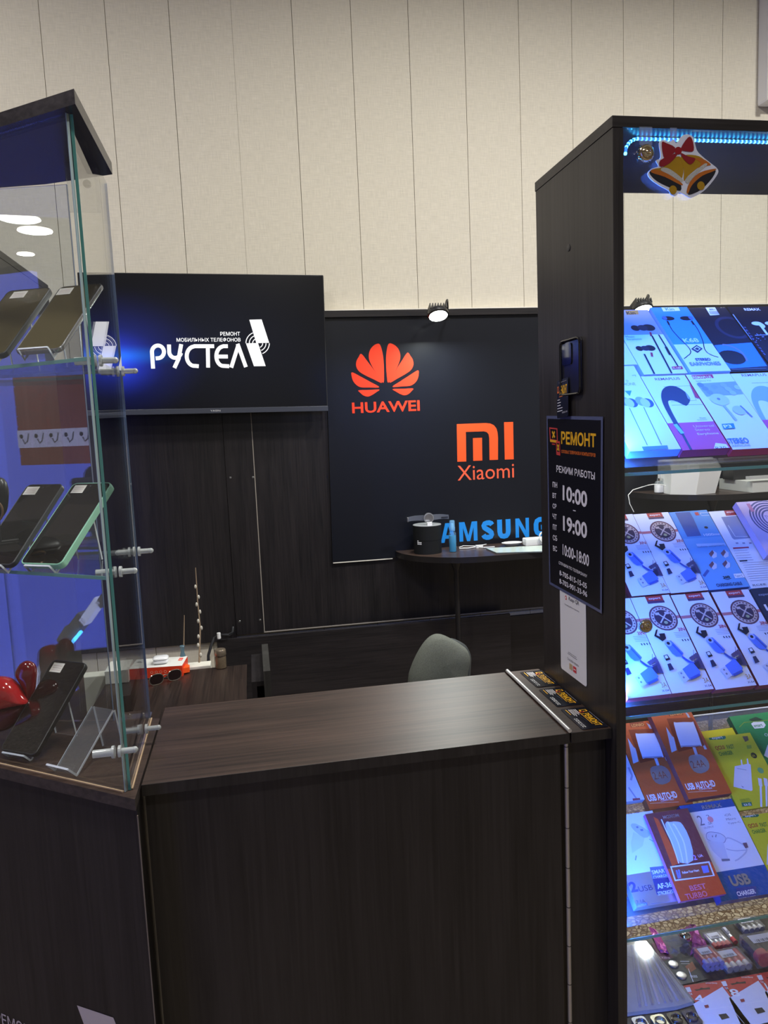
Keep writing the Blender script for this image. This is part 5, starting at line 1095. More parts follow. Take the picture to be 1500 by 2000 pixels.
# shrink-wrapped battery packs
def battery_pack(label, x0, y0, x1, y1, nb, dirv, ln, r, body, tip, layers=1, film=True):
    a = Vector(z5p(x0, y0, r)); b = Vector(z5p(x1, y1, r)); d = (b-a).normalized()
    t = thing('battery_pack', label, 'batteries', (a.x, a.y, ZB+0.0005), group='shrink wrapped battery packs')
    pv = Vector((-d.y, d.x)); 
    if pv.y < 0: pv = -pv
    ax = (pv*1.0+d*dirv).normalized()
    M1 = Matrix.Rotation(-math.pi/2, 4, 'X')
    ang = math.atan2(ax.y, ax.x)-math.pi/2
    proto = None; tp = None
    for l in range(layers):
        for k in range(nb):
            loc = (d*(r*2.02*k)+ax*0.0)
            Mx = Matrix.Translation((loc.x, loc.y, r+l*r*1.98)) @ Matrix.Rotation(ang, 4, 'Z') @ M1
            if proto is None:
                mb = MB(); mb.lathe([(r*0.6, 0), (r*0.96, 0.0006), (r, 0.002), (r, ln*0.94), (r*0.9, ln*0.965), (r*0.32, ln*0.97), (r*0.32, ln)], body, 20); mb.lathe([(r*0.97, -0.0002), (r*1.005, 0.0015), (r*1.005, ln*0.28)], tip, 20)
                proto = mb.build('battery', t); proto.matrix_local = Mx
            else:
                c = proto.copy(); COL.objects.link(c); c.parent = t; c.matrix_local = Mx
    W_ = r*2.02*nb
    mb = MB(); mb.box(-r*1.1, W_-r*0.9, -0.001, ln+0.001, -0.0002, r*2.02*layers+0.0006, FILM, M=Matrix.Rotation(math.atan2(d.y, d.x), 4, 'Z') if abs(dirv) < .01 else Matrix(((d.x, ax.x, 0, 0), (d.y, ax.y, 0, 0), (0, 0, 1, 0), (0, 0, 0, 1))))
    if film: mb.build('shrink_film', t)
    mb = MB(); mb.M = Matrix(((d.x, ax.x, 0, 0), (d.y, ax.y, 0, 0), (0, 0, 1, 0), (0, 0, 0, 1))); mb.z0 = r*2.02*layers+0.0009
    mb.rect(W_*0.12-r, ln*0.5, W_*0.72-r, ln*0.9, ink(206, 206, 216))
    for k in range(12): mb.rect(W_*(0.2+0.035*k)-r, ln*0.53, W_*(0.2+0.035*k+0.008+0.008*(k % 3))-r, ln*0.66, ink(60, 60, 76))
    mb.build('price_sticker', t)
    return t
LAV = ink(150, 140, 190, 0.3); REDB = pbr('battery_red', rgb(196, 60, 66), 0.25); SILB = pbr('battery_silver', (0.7, 0.7, 0.74, 1), 0.22, metal=0.7)
battery_pack('red shrink-wrapped batteries stacked in two layers at the front of the bottom board', 915, 775, 1085, 745, 4, -0.0, 0.044, 0.0050, REDB, LAV, 2)
battery_pack('red and silver batteries in one layer right of the two-layer pack', 1130, 775, 1345, 735, 4, -0.0, 0.047, 0.0068, REDB, SILB, 1)
battery_pack('silver shrink-wrapped batteries lying behind the red packs', 1000, 560, 1140, 535, 4, -0.0, 0.040, 0.0050, SILB, REDB, 1)
battery_pack('single slim red and silver battery leaning beside the silver pack', 1185, 505, 1215, 500, 1, -0.0, 0.044, 0.005, SILB, REDB, 1, False)
battery_pack('thick black and red batteries at the right end of the bottom board', 1470, 680, 1700, 640, 3, -0.0, 0.056, 0.0150, pbr('battery_black', (0.02, 0.02, 0.025, 1), 0.2), REDB, 1)
battery_pack('black and silver batteries at the back right of the bottom board', 1290, 400, 1450, 375, 4, -0.0, 0.034, 0.0060, pbr('battery_black', (0.02, 0.02, 0.025, 1), 0.2), SILB, 1)
# memory cards
RC = ink(206, 58, 50)
def mem(num, ox, oy):
    def art(mb, q0):
        q = lambda x, y: q0(x+ox, y+oy)
        PLY(mb, q, [(770, 1105), (1055, 935), (1330, 1300), (900, 1400)], ink(222, 222, 232)); PLY(mb, q, [(690, 945), (735, 938), (755, 985), (715, 990)], ink(222, 222, 232))
        PLY(mb, q, [(780, 965), (830, 958), (845, 945), (870, 950), (930, 942), (935, 962), (860, 965), (800, 978)], ink(60, 30, 30)); TQ(mb, q, 'smartbuy', 895, 890, 1010, 912, WH, .0)
        TQ(mb, q, num, 800, 1008, 890, 1090, WH, .02); TQ(mb, q, 'GB', 735, 995, 765, 1018, WH); PLY(mb, q, [(875, 1120), (915, 1112), (925, 1140), (890, 1148)], ink(150, 40, 50))
        PLY(mb, q, [(1015, 1210), (1090, 1198), (1125, 1240), (1050, 1262)], DK); LN(mb, q, [(890, 1165), (1130, 1130), (1270, 1300)], .0008, WH)
    return art
flat('memory_card_pack', 'red and white memory card pack numbered four at the front of the bottom board', 'memory card pack', [(672, 925), (1040, 872), (1310, 1260), (960, 1320)], 0.0012, RC, mem('4', 0, 0), 'red memory card packs')
flat('memory_card_pack', 'red and white memory card pack numbered eight, right of pack four', 'memory card pack', [(1045, 870), (1400, 808), (1680, 1200), (1330, 1250)], 0.0012, RC, mem('8', 350, -58), 'red memory card packs')
flat('memory_card_pack', 'red and white memory card pack cut off at the right edge of the view', 'memory card pack', [(1405, 806), (1760, 745), (2040, 1140), (1690, 1195)], 0.0012, RC, mem('16', 700, -118), 'red memory card packs')
for k, (x, y, m_) in enumerate(((265, 1290, pbr('gunmetal', (0.3, 0.3, 0.34, 1), 0.25, metal=0.8)), (450, 1270, pbr('pale_gold', rgb(196, 186, 150), 0.25, metal=0.6)), (610, 1245, pbr('dark_bronze', rgb(60, 54, 44), 0.25, metal=0.5)), (760, 1225, pbr('dark_gloss', rgb(50, 48, 60), 0.15)))):
    a = z5p(x, y, 0.006)
    t = thing('ring_holder', ['silver', 'pale gold', 'dark bronze', 'black'][k]+' phone ring holder in the tray at the bottom edge of the view', 'ring holder', (a[0], a[1], ZB+0.001), group='phone ring holders')
    MB().prism(rrect(-0.013, -0.017, 0.013, 0.017, 0.006), 0, 0.0035, m_).build('plate', t)
    MB().tube([(0.009*math.cos(q_), 0.009*math.sin(q_), 0.0052) for q_ in [2*math.pi*j/20 for j in range(21)]], 0.0016, CHROME, 6).build('ring', t)

# ---- hanging ornaments
gy = CY0-0.006
t = thing('bell_decoration', 'flat printed decoration of two golden bells with a red bow hanging from the cabinet top', 'decoration', on_y(1330, 300, gy))
OP = Plane((0, gy, CAM.z), (1, 0, 0), (0, 0, 1))
zo = lambda x, y: OP.uv(1020+x/3.125, 200+y/3.125)
def cut(pts, n0, n1, m, mb): 
    mb.prism([zo(*p) for p in bez(pts, 3)], n0, n1, m, M=OP.mat())
mb = MB(); cut([(835, 250), (860, 228), (900, 240), (925, 225), (940, 250), (975, 205), (1010, 195), (1045, 215), (1065, 290), (1100, 330), (1150, 370), (1195, 410), (1185, 450), (1130, 520), (1080, 560), (1030, 582), (1000, 570), (960, 550), (935, 572), (905, 560), (895, 540), (840, 510), (785, 470), (765, 435), (790, 405), (830, 390), (815, 355), (845, 335)], -0.0012, 0.0, ink(226, 230, 244), mb)
mb.build('backing_card', t, world=True)
GOLD = ink(172, 132, 28, 0.3); AMB = ink(186, 104, 36, 0.3); RIBN = ink(140, 30, 42, 0.3)
mb = MB(); mb.M = OP.mat(); mb.z0 = 0.0001
def PO(pts, m, sm=3): mb.poly([zo(*p) for p in (bez(pts, sm) if sm else pts)], m)
PO([(905, 352), (960, 330), (985, 400), (965, 480), (900, 490), (830, 440), (800, 408), (860, 395)], GOLD); PO([(775, 430), (810, 412), (880, 440), (960, 490), (965, 540), (900, 520), (820, 480)], DK); PO([(800, 408), (880, 432), (970, 490), (968, 505), (870, 455), (788, 428)], AMB)
PO([(860, 398), (905, 410), (975, 465), (968, 485), (895, 440), (845, 415)], pbr('silver_glitter', rgb(206, 206, 200), 0.35, metal=0.4, noise=0.4, nscale=900))
PO([(965, 335), (1010, 320), (1080, 330), (1115, 365), (1070, 400), (1010, 450), (985, 480), (985, 400)], GOLD); PO([(1010, 555), (1040, 500), (1110, 440), (1178, 412), (1160, 460), (1095, 530), (1030, 562)], DK); PO([(1002, 545), (1020, 490), (1080, 430), (1175, 405), (1172, 418), (1095, 450), (1035, 505), (1012, 555)], AMB); PO([(1040, 340), (1100, 345), (1150, 380), (1120, 390), (1060, 420), (1090, 370)], AMB)
PO([(995, 470), (1040, 430), (1110, 375), (1125, 385), (1055, 445), (1010, 495)], pbr('silver_glitter', rgb(206, 206, 200), 0.35, metal=0.4))
PO([(850, 245), (880, 250), (930, 275), (925, 310), (880, 335), (860, 330)], RIBN); PO([(965, 285), (1010, 215), (1035, 225), (1045, 295), (1000, 300)], RIBN); PO([(930, 285), (950, 272), (972, 285), (965, 315), (935, 315)], ink(150, 24, 36, 0.3)); PO([(925, 315), (945, 320), (900, 370), (845, 395), (840, 355)], RIBN); PO([(965, 310), (1010, 330), (1055, 345), (1025, 380), (985, 350)], RIBN)
mb.ell(*zo(918, 535), .0062, .0062, GOLD); mb.ell(*zo(1088, 510), .0062, .0062, GOLD)
mb.build('bell_picture', t, world=True)
MB().box(*[v for v in (zo(905, 0)[0], zo(945, 0)[0])], gy+0.0002, gy+0.0008, CAM.z+zo(0, 262)[1], ZT-0.0165, thin_glass('hanging_film', (0.8, 0.88, 1, 1), 1.2, 0.05, 0.15)).build('hanging_strip', t, world=True)
def jingle(px, py, r, label, strip):
    p = on_y(px, py, gy)
    t = thing('jingle_bell', label, 'bell ornament', p, group='silver gold bell ornaments')
    RX = Matrix.Rotation(math.pi/2, 4, 'X')
    SG = pbr('champagne_chrome', rgb(206, 190, 160), 0.15, metal=1)
    MB().lathe([(r*0.5, -r*0.7), (r*0.95, -r*0.25), (r, 0), (r*0.93, r*0.25), (r*0.78, r*0.38), (r*0.62, r*0.36), (r*0.52, r*0.50), (r*0.30, r*0.56), (r*0.24, r*0.5), (r*0.14, r*0.62), (0, r*0.64)], SG, 32, M=RX).build('shell', t)
    mb = MB()
    for k in range(20):
        a = 2*math.pi*k/20; mb.ball((r*0.98*math.cos(a), 0, r*0.98*math.sin(a)), r*0.09, SG, 8)
    mb.build('beaded_rim', t)
    if strip: MB().box(-0.010, 0.010, 0.0, 0.0006, r*0.9, ZT-0.0165-p.z, thin_glass('hanging_film', (0.8, 0.88, 1, 1), 1.2, 0.05, 0.15)).build('hanging_strip', t)
    else: MB().box(-0.010, 0.0, 0.002, 0.0055, -r*0.5, r*0.5, thin_glass('hanging_film', (0.8, 0.88, 1, 1), 1.2, 0.05, 0.15)).build('adhesive_tab', t)
jingle(1261.5, 299, 0.0125, 'small round silver-gold bell hanging left of the flat bell decoration', True)
jingle(1261.5, 1223, 0.0108, 'round silver-gold bell stuck over the lower row of cable boxes', False)

# ---- things fixed to the outer side of the tall cabinet
SX = CX0-0.0004
SPn = Plane((SX, 0, 0), (0, -1, 0), (0, 0, 1))      # u towards the viewer, v up, normal towards -X
s1 = lambda x, y: SPn.uv(1040+x/5.5556, 640+y/5.5556)
s2_ = lambda x, y: SPn.uv(1040+x/5.2611, 980+y/5.2632)
c = [s1(163, 955), s1(775, 965), s2_(722, 1150), s2_(183, 845)]
u0, v0 = (c[3][0]+c[0][0])/2, (c[3][1]+c[2][1])/2
def side_plane(n): return SPn.mat(0, 0, n)
SIGN = ink(14, 14, 22, 0.3)
t = thing('hours_sign', 'black laminated A4 sign with opening hours taped to the tall cabinet side', 'sign', M=SPn.mat(u0, v0, 0.002))
rel = lambda p: (p[0]-u0, p[1]-v0)
mb = MB(); mb.prism([rel(p) for p in c][::-1], -0.0005, -0.0001, pbr('laminate_film', rgb(90, 96, 130), 0.15)); mb.build('laminate', t)
cx_ = sum(p[0] for p in c)/4; cy_ = sum(p[1] for p in c)/4
ins = [(cx_+(p[0]-cx_)*0.945-u0, cy_+(p[1]-cy_)*0.965-v0) for p in c]
mb = MB(); mb.prism(ins[::-1], 0, 0.0004, SIGN); mb.build('printed_sheet', t)
mb = MB(); mb.z0 = 0.0005
r1 = lambda x, y: rel(s1(x, y)); r2 = lambda x, y: rel(s2_(x, y))
def TS(s, qf, x0, yt, yb, x1, yb1, m, bold=0.0, fu=1.0):
    """text from (x0, yt..yb) on its left edge to x1 on the right, baseline from (x0,yb) to (x1,yb1)"""
    a = Vector(qf(x0, yb)); b = Vector(qf(x1, yb1)); h = qf(x0, yt)[1]-a.y; d = b-a
    mb.text(s, a.x, a.y, a.x+d.length, a.y+h, m, bold, math.atan2(d.y, d.x))
GLD = ink(236, 176, 30); ORG2 = ink(226, 110, 40); LW = ink(226, 222, 232)
for (x0, y0, x1, y1) in ((196, 1085, 290, 1240),):
    mb.poly([r1(196, 1080), r1(284, 1092), r1(290, 1255), r1(205, 1240)], ink(200, 62, 60)); mb.poly([r1(206, 1096), r1(276, 1104), r1(280, 1218), r1(212, 1205)], SIGN)
    mb.line([r1(228, 1125), r1(258, 1190)], .004, GLD); mb.line([r1(256, 1125), r1(232, 1195)], .004, GLD); mb.poly([r1(206, 1212), r1(282, 1225), r1(288, 1250), r1(207, 1236)], GLD)
mb.poly([r1(272, 1228), r1(314, 1232), r1(318, 1388), r1(275, 1378)], ink(200, 62, 60)); mb.poly([r1(280, 1250), r1(308, 1254), r1(310, 1350), r1(282, 1342)], SIGN); mb.line([r1(286, 1265), r1(304, 1335)], .003, GLD); mb.line([r1(304, 1268), r1(286, 1330)], .003, GLD)
mb.poly([r1(225, 1255), r1(262, 1260), r1(265, 1272), r1(232, 1268)], ink(200, 62, 60))
mb.build('printed_icon', t)
mb = MB(); mb.z0 = 0.0005
TS('РЕМОНТ', r1, 326, 1122, 1262, 704, 1302, GLD, 0.03); TS('СОТОВЫХ ТЕЛЕФОНОВ И КОМПЬЮТЕРОВ', r1, 328, 1322, 1360, 700, 1404, ORG2, 0.02)
TS('РЕЖИМ РАБОТЫ', r1, 275, 1490, 1565, 694, 1652, LW, 0.02)
for s, qf, x0, yt, yb, x1, yb1 in (('ПН', r1, 234, 1670, 1728, 284, 1738), ('ВТ', r1, 234, 1790, 1845, 275, 1853), ('СР', r1, 235, 1905, 1958, 277, 1966), ('ЧТ', r2, 222, 118, 172, 264, 184), ('ПТ', r2, 226, 228, 282, 266, 294), ('СБ', r2, 226, 338, 392, 270, 404), ('ВС', r2, 228, 448, 502, 270, 514)):
    TS(s, qf, x0, yt, yb, x1, yb1, LW, 0.02)
TS('10:00', r1, 345, 1705, 1870, 612, 1955, LW, 0.03); TS('–', r1, 458, 1975, 1985, 488, 1993, LW, 0.03); TS('19:00', r2, 332, 140, 298, 580, 385, LW, 0.03)
TS('10:00-18:00', r2, 328, 432, 545, 600, 668, LW, 0.02); TS('СПРАВКИ ПО ТЕЛЕФОНАМ', r2, 288, 606, 640, 578, 782, LW, 0.01)
TS('8-705-815-15-05', r2, 296, 700, 752, 578, 895, LW, 0.02); TS('8-702-901-33-96', r2, 296, 785, 838, 582, 982, LW, 0.02)
mb.build('lettering', t)
# white payment card (the code on it is left blank)
c = [s2_(292, 868), s2_(568, 1000), s2_(562, 1885), s2_(298, 1665)]
u0, v0 = c[3]
t = thing('payment_card', 'white payment card on the tall cabinet side below the hours sign', 'card', M=SPn.mat(u0, v0, 0.0006))
top = c[0][1]-v0+0.02; wd_ = c[2][0]-u0
mb = MB(); mb.prism(rrect(0, -0.008, wd_, top, 0.005), 0, 0.0005, pbr('card_white_gloss', rgb(236, 234, 236), 0.3)); mb.build('card', t)
mb = MB(); mb.z0 = 0.00055
GRT = ink(120, 116, 124)
mb.text('Kaspi QR', wd_*0.36, top-0.040, wd_*0.76, top-0.031, ink(50, 50, 60), 0.02); mb.ell(wd_*0.25, top-0.036, .004, .004, ink(220, 60, 60)); mb.ell(wd_*0.25, top-0.036, .0022, .0022, WH)
mb.text('Сканируйте и платите', wd_*0.2, top-0.051, wd_*0.76, top-0.047, GRT); mb.text('Способы оплаты', wd_*0.28, 0.018, wd_*0.72, 0.023, GRT)
mb.line([(wd_*0.32, 0.033), (wd_*0.64, 0.033)], .0008, GRT); mb.line([(wd_*0.3, 0.030), (wd_*0.66, 0.030)], .0008, GRT)
mb.rect(wd_*0.36, 0.003, wd_*0.48, 0.014, ink(196, 170, 130)); mb.rect(wd_*0.51, 0.003, wd_*0.63, 0.014, ink(214, 60, 66)); mb.line([(wd_*0.53, 0.0085), (wd_*0.61, 0.0085)], .0016, WH)
mb.build('lettering', t)
# phone case and small repair card
c = [s1(335, 140), s1(550, 110), s1(548, 700), s1(330, 700)]
u0, v0 = s1(333, 740); uw = s1(548, 700)[0]-u0; vh = s1(335, 150)[1]-v0
t = thing('phone_case', 'glossy black clear-backed phone case stuck on the tall cabinet side above the sign', 'phone case', M=SPn.mat(u0, v0, 0.0006))
GB_ = pbr('gloss_black', (0.008, 0.008, 0.012, 1), 0.06, coat=0.5)
MB().prism(rrect(0, 0, uw, vh, 0.010), 0, 0.0016, pbr('smoky_back', (0.02, 0.02, 0.028, 1), 0.1, coat=0.5)).build('back', t)
mb = MB(); pr = rrect(0.001, 0.001, uw-0.001, vh-0.001, 0.010); mb.tube([(x, y, 0.004) for x, y in pr]+[(pr[0][0], pr[0][1], 0.004)], 0.0022, GB_, 8); mb.build('bumper', t)
MB().prism(rrect(0.006, vh-0.042, uw*0.55, vh-0.006, 0.006), 0.0016, 0.0034, GB_).build('camera_island', t)
u1, v1 = s1(310, 985); Mx = SPn.mat(u1, v1, 0.0070) @ Matrix.Rotation(math.radians(5), 4, 'Z') @ Matrix.Rotation(math.radians(-3), 4, 'X')
cw2, ch2 = 0.047, 0.066
mb = MB(); mb.prism(rrect(0, 0, cw2, ch2, 0.003), 0, 0.0006, DNAVY); mb.z0 = 0.0007
mb.text('РЕМОНТ', 0.012, ch2*0.60, cw2*0.90, ch2*0.84, GLD, 0.03); mb.line([(0.010, ch2*0.56), (cw2*0.9, ch2*0.56)], .0014, ORG2); mb.rect(0.002, ch2*0.66, 0.009, ch2*0.84, ORG2); mb.rect(0.0035, ch2*0.70, 0.0075, ch2*0.82, DNAVY)
for k, l in enumerate((.22, .3, .28, .45, .45)): mb.rect(0.003, ch2*(0.47-0.075*k), 0.003+cw2*l, ch2*(0.49-0.075*k), LW)
mb.text('8 705 815 15 05', cw2*0.5, ch2*0.10, cw2*0.95, ch2*0.14, LW); mb.line([(0.01, ch2*0.93), (cw2*0.9, ch2*0.93)], .0012, GRT)
tag(mb.build('business_card', M=Mx), 'small black and yellow repair card tucked between the phone case and the hours sign', 'business card')

# ================================================================== GLASS SHOWCASE (left)
A0 = Vector((-0.187, 1.024, 0)); DF = Vector((-0.815, 0.58, 0)).normalized(); ND = Vector((DF.y, -DF.x, 0))   # ND points into the case
if ND.y < 0: ND = -ND
LEN = 0.53
foot = [(-0.187, 1.024), (-0.187, 1.321), (-0.62, 1.425), (A0.x+DF.x*LEN, A0.y+DF.y*LEN)]
foot_lid = [(-0.187, 1.024), (-0.187, 1.282), (-0.30, 1.335), (-0.62, 1.425), (A0.x+DF.x*LEN, A0.y+DF.y*LEN)]
t = thing('glass_showcase', 'angled glass showcase with dark base and lid at the left of the counter', 'showcase', (A0.x, A0.y, 0))
case = t
MB().prism(foot_lid[::-1] if False else foot_lid, ZT-0.018, ZT, WXD, side=wood('wenge_lid_edge', 'X', (0.03, 0.026, 0.024, 1), (0.075, 0.066, 0.06, 1), 0.4), bottom=pbr('underside_painted_sheen', (0.045, 0.045, 0.055, 1), 0.25)).build('lid', t, world=True)  # grey-blue underside paints reflected light into the dark laminate's colour
MB().prism(foot, ZC-0.017, ZC, TOPW, side=wood('wenge_base_edge', 'X', (0.03, 0.024, 0.022, 1), (0.07, 0.055, 0.05, 1), 0.4)).build('base_top', t, world=True)
inset = [A0+ND*0.010+DF*0.008, Vector((-0.192, 1.318, 0)), Vector((-0.615, 1.42, 0)), A0+DF*LEN+ND*0.010]
MB().prism([(p.x, p.y) for p in inset], 0.0, ZC-0.0172, FRONT).build('base_body', t, world=True)
m_silv = pbr('bare_board_edge', rgb(120, 110, 100), 0.6)
q = A0+ND*0.0095+DF*0.0075
MB().box(-0.0008, 0.0008, -0.0012, 0.0012, 0.02, ZC-0.03, m_silv, M=Matrix.Translation((q.x, q.y, 0))).build('corner_edge', t, world=True)
# printed sign on the base
FB = Plane(A0+ND*0.010+Vector((0, 0, 0)), -DF, (0, 0, 1))
mb = MB(); mb.M = FB.mat(0, 0, 0.0006)
uvf = lambda x, y: FB.uv(x, y)
PKW = pbr('pale_vinyl', rgb(200, 190, 186), 0.5)
a, b_ = uvf(-7, 1993), uvf(72, 2012)
mb.text('РЕМОНТ', a[0], a[1]-0.002, a[0]+0.100, a[1]+0.019, PKW, 0.01)
mb.text('МОБИЛЬНЫХ ТЕЛЕФОНОВ', a[0]-0.08, a[1]-0.034, a[0]+0.080, a[1]-0.014, PKW, 0.0)
mb.build('printed_lettering', t, world=True)
mb = MB(); mb.M = FB.mat(0, 0, 0.0006)
mb.poly([uvf(151, 1963), uvf(222, 1987), uvf(262, 2090), uvf(190, 2070)], PKW)
mb.poly([uvf(150, 2072), uvf(262, 2092), uvf(300, 2200), uvf(196, 2180)], PKW)
mb.build('printed_logo', t, world=True)
# panes
FPn = Plane(Vector((-0.205, 1.050, ZC)), -DF, (0, 0, 1))       # front pane, u to the right, normal outward
HG = ZT-0.0185-ZC-0.0004
mb = MB(); mb.box(-0.47, 0.0, 0.0004, HG, -0.004, 0.0, GLASS, M=FPn.mat()); fp = mb.build('front_pane', t, world=True)
PALE = pbr('pale_glass_edge', (0.34, 0.44, 0.46, 1), 0.12, spec=0.8)
MB().box(0.0002, 0.0016, 0.0004, HG, -0.004, 0.0, PALE, M=FPn.mat()).build('pane_edge', fp, world=True)
SXP = -0.1985
RP = Matrix.Translation((SXP, 1.054, 0)) @ Matrix.Rotation(math.radians(1.4), 4, 'Z') @ Matrix.Translation((-SXP, -1.054, 0))
MB().box(SXP-0.002, SXP+0.002, 1.0545, 1.3235, ZC+0.0004, ZC+HG, GLASS, M=RP).build('side_pane', t, world=True); spn = bpy.data.objects['side_pane.002'] if 'side_pane.002' in bpy.data.objects else bpy.data.objects['side_pane']
MB().box(SXP-0.002, SXP+0.002, 1.0534, 1.0544, ZC+0.0004, ZC+HG, GEDGE, M=RP).build('green_edge', spn, world=True)
MB().box(SXP-0.002, SXP+0.002, 1.3236, 1.3244, ZC+0.0004, ZC+HG, pbr('blue_glass_edge', (0.25, 0.36, 0.55, 1), 0.12, spec=0.8), M=RP).build('rear_edge', spn, world=True)
# worn edge lines where the panes stand
mb = MB(); mb.box(-0.42, 0.0, 0.0002, 0.0022, 0.0003, 0.0028, RAW, M=FPn.mat()); mb.build('worn_line', t, world=True)
MB().box(SXP+0.0024, SXP+0.0046, 1.055, 1.3235, ZC+0.0002, ZC+0.002, RAW, M=RP).build('worn_line', t, world=True)
# shelves, clamps
def clamp(Y, z, parent):
    mb = MB(); x = SXP
    mb.tube([(x-0.030, Y, z), (x-0.004, Y, z)], 0.0055, PLAST, 10).tube([(x-0.006, Y, z), (x-0.0025, Y, z)], 0.0085, PLAST, 12)
    mb.tube([(x+0.0023, Y, z), (x+0.006, Y, z)], 0.0080, PLAST, 12).tube([(x+0.006, Y, z), (x+0.022, Y, z)], 0.0042, PLAST, 10).ball((x+0.023, Y, z), 0.0046, PLAST, 10)
    return mb.build('shelf_clamp', parent, world=True)
for z, ys in ((0.106, (1.090, 1.275)), (-0.193, (1.105, 1.290))):
    zz = zabs(z)
    F0 = FPn.O+ND*0.007; y1 = FPn.O
    p0 = Vector((-0.2035, 0, 0)); s_ = (F0.x-p0.x)/(-DF.x) if False else 0
    t0 = (p0.x-F0.x)/DF.x
    pts = [(-0.2035, F0.y+DF.y*max(t0, 0)+0.002), (-0.2035, 1.270 if z > 0 else 1.300), (-0.42, 1.320), (-0.58, 1.37), (F0.x+DF.x*0.44, F0.y+DF.y*0.44)]
    sh = MB().prism(pts, zz-0.0025, zz+0.0025, GLASS).build('glass_shelf', t, world=True)
    e = MB(); a = Vector((pts[0][0], pts[0][1], zz)); b = Vector((pts[4][0], pts[4][1], zz))
    d = (b-a).normalized(); nn = Vector((d.y, -d.x, 0)); nn = nn if nn.y < 0 else -nn
    e.add([a+nn*0.0012+Vector((0, 0, -0.0025)), b+nn*0.0012+Vector((0, 0, -0.0025)), b+nn*0.0012+Vector((0, 0, 0.0025)), a+nn*0.0012+Vector((0, 0, 0.0025)), a+nn*0.0002+Vector((0, 0, -0.0025)), b+nn*0.0002+Vector((0, 0, -0.0025)), b+nn*0.0002+Vector((0, 0, 0.0025)), a+nn*0.0002+Vector((0, 0, 0.0025))],
          [(0, 1, 2, 3), (7, 6, 5, 4), (0, 3, 7, 4), (1, 5, 6, 2), (3, 2, 6, 7), (0, 4, 5, 1)], pbr('green_shelf_edge', (0.2, 0.42, 0.36, 1), 0.15, spec=0.7)); e.build('front_edge', sh, world=True)
    e = MB(); a = Vector((pts[1][0], pts[1][1], zz)); b = Vector((pts[2][0], pts[2][1], zz)); d = Vector((0, 0.001, 0))
    e.add([a+Vector((0, .0002, -.0025)), b+Vector((0, .0002, -.0025)), b+Vector((0, .0002, .0025)), a+Vector((0, .0002, .0025)), a+Vector((0, .001, -.0025)), b+Vector((0, .001, -.0025)), b+Vector((0, .001, .0025)), a+Vector((0, .001, .0025))],
          [(0, 1, 2, 3), (7, 6, 5, 4), (0, 3, 7, 4), (1, 5, 6, 2), (3, 2, 6, 7), (0, 4, 5, 1)], PALE); e.build('rear_edge', sh, world=True)
    for Y in ys: clamp(Y, zz, t)
for (px, py, Y) in ((228, 1468, 1.16), (281, 1424, 1.24)):
    z = on_x(px, py, SXP).z; clamp(on_x(px, py, SXP).y, z, t)
MB().box(SXP-0.05, SXP-0.004, 1.24, 1.243, zabs(0.345), zabs(0.41), ACRYL).tube([(SXP-0.02, 1.238, zabs(0.385)), (SXP-0.02, 1.234, zabs(0.385))], 0.006, CHROME, 12).build('clip_plate', t, world=True)
mb = MB(); a = on_z(253, 1398, ZC+0.004); b = on_z(279, 1396, ZC+0.004); mb.ball(a, 0.0042, CHROME, 12).ball(b, 0.0042, CHROME, 12); mb.box(a.x-0.014, b.x+0.014, a.y-0.01, a.y+0.014, ZC+0.0003, ZC+0.002, ACRYL); mb.build('hinge_plate', t, world=True)

# rear sliding glass doors of the showcase
DD = Vector((-0.97, 0.233, 0)).normalized()
RD = Plane(Vector((-0.268, 1.330, ZC)), -DD, (0, 0, 1))
MIRG = thin_glass('reflective_door_glass', (0.93, 0.95, 0.96, 1), 2.3)
sx = 0.172
mb = MB(); mb.box(-sx, 0.0, 0.0006, HG, -0.004, 0.0, MIRG, M=RD.mat()); dr = mb.build('sliding_door', t, world=True)
MB().box(0.0002, 0.0008, 0.0006, HG, -0.004, 0.0, pbr('dim_glass_edge', (0.10, 0.13, 0.2, 1), 0.2), M=RD.mat()).build('door_edge', dr, world=True)
mb = MB(); mb.box(-0.34, -sx+0.02, 0.0006, HG, -0.0105, -0.0065, GLASS, M=RD.mat()); dr2 = mb.build('sliding_door', t, world=True)
mb = MB(); mb.box(-0.34, -sx-0.0004, 0.0006, HG, -0.004, 0.0, MIRG, M=RD.mat()); mb.build('mirror_film', dr2, world=True)
MB().box(-sx-0.0003, -sx-0.0001, 0.0006, HG, -0.004, 0.0002, pbr('dim_glass_edge', (0.10, 0.13, 0.2, 1), 0.2), M=RD.mat()).build('door_edge', dr2, world=True)

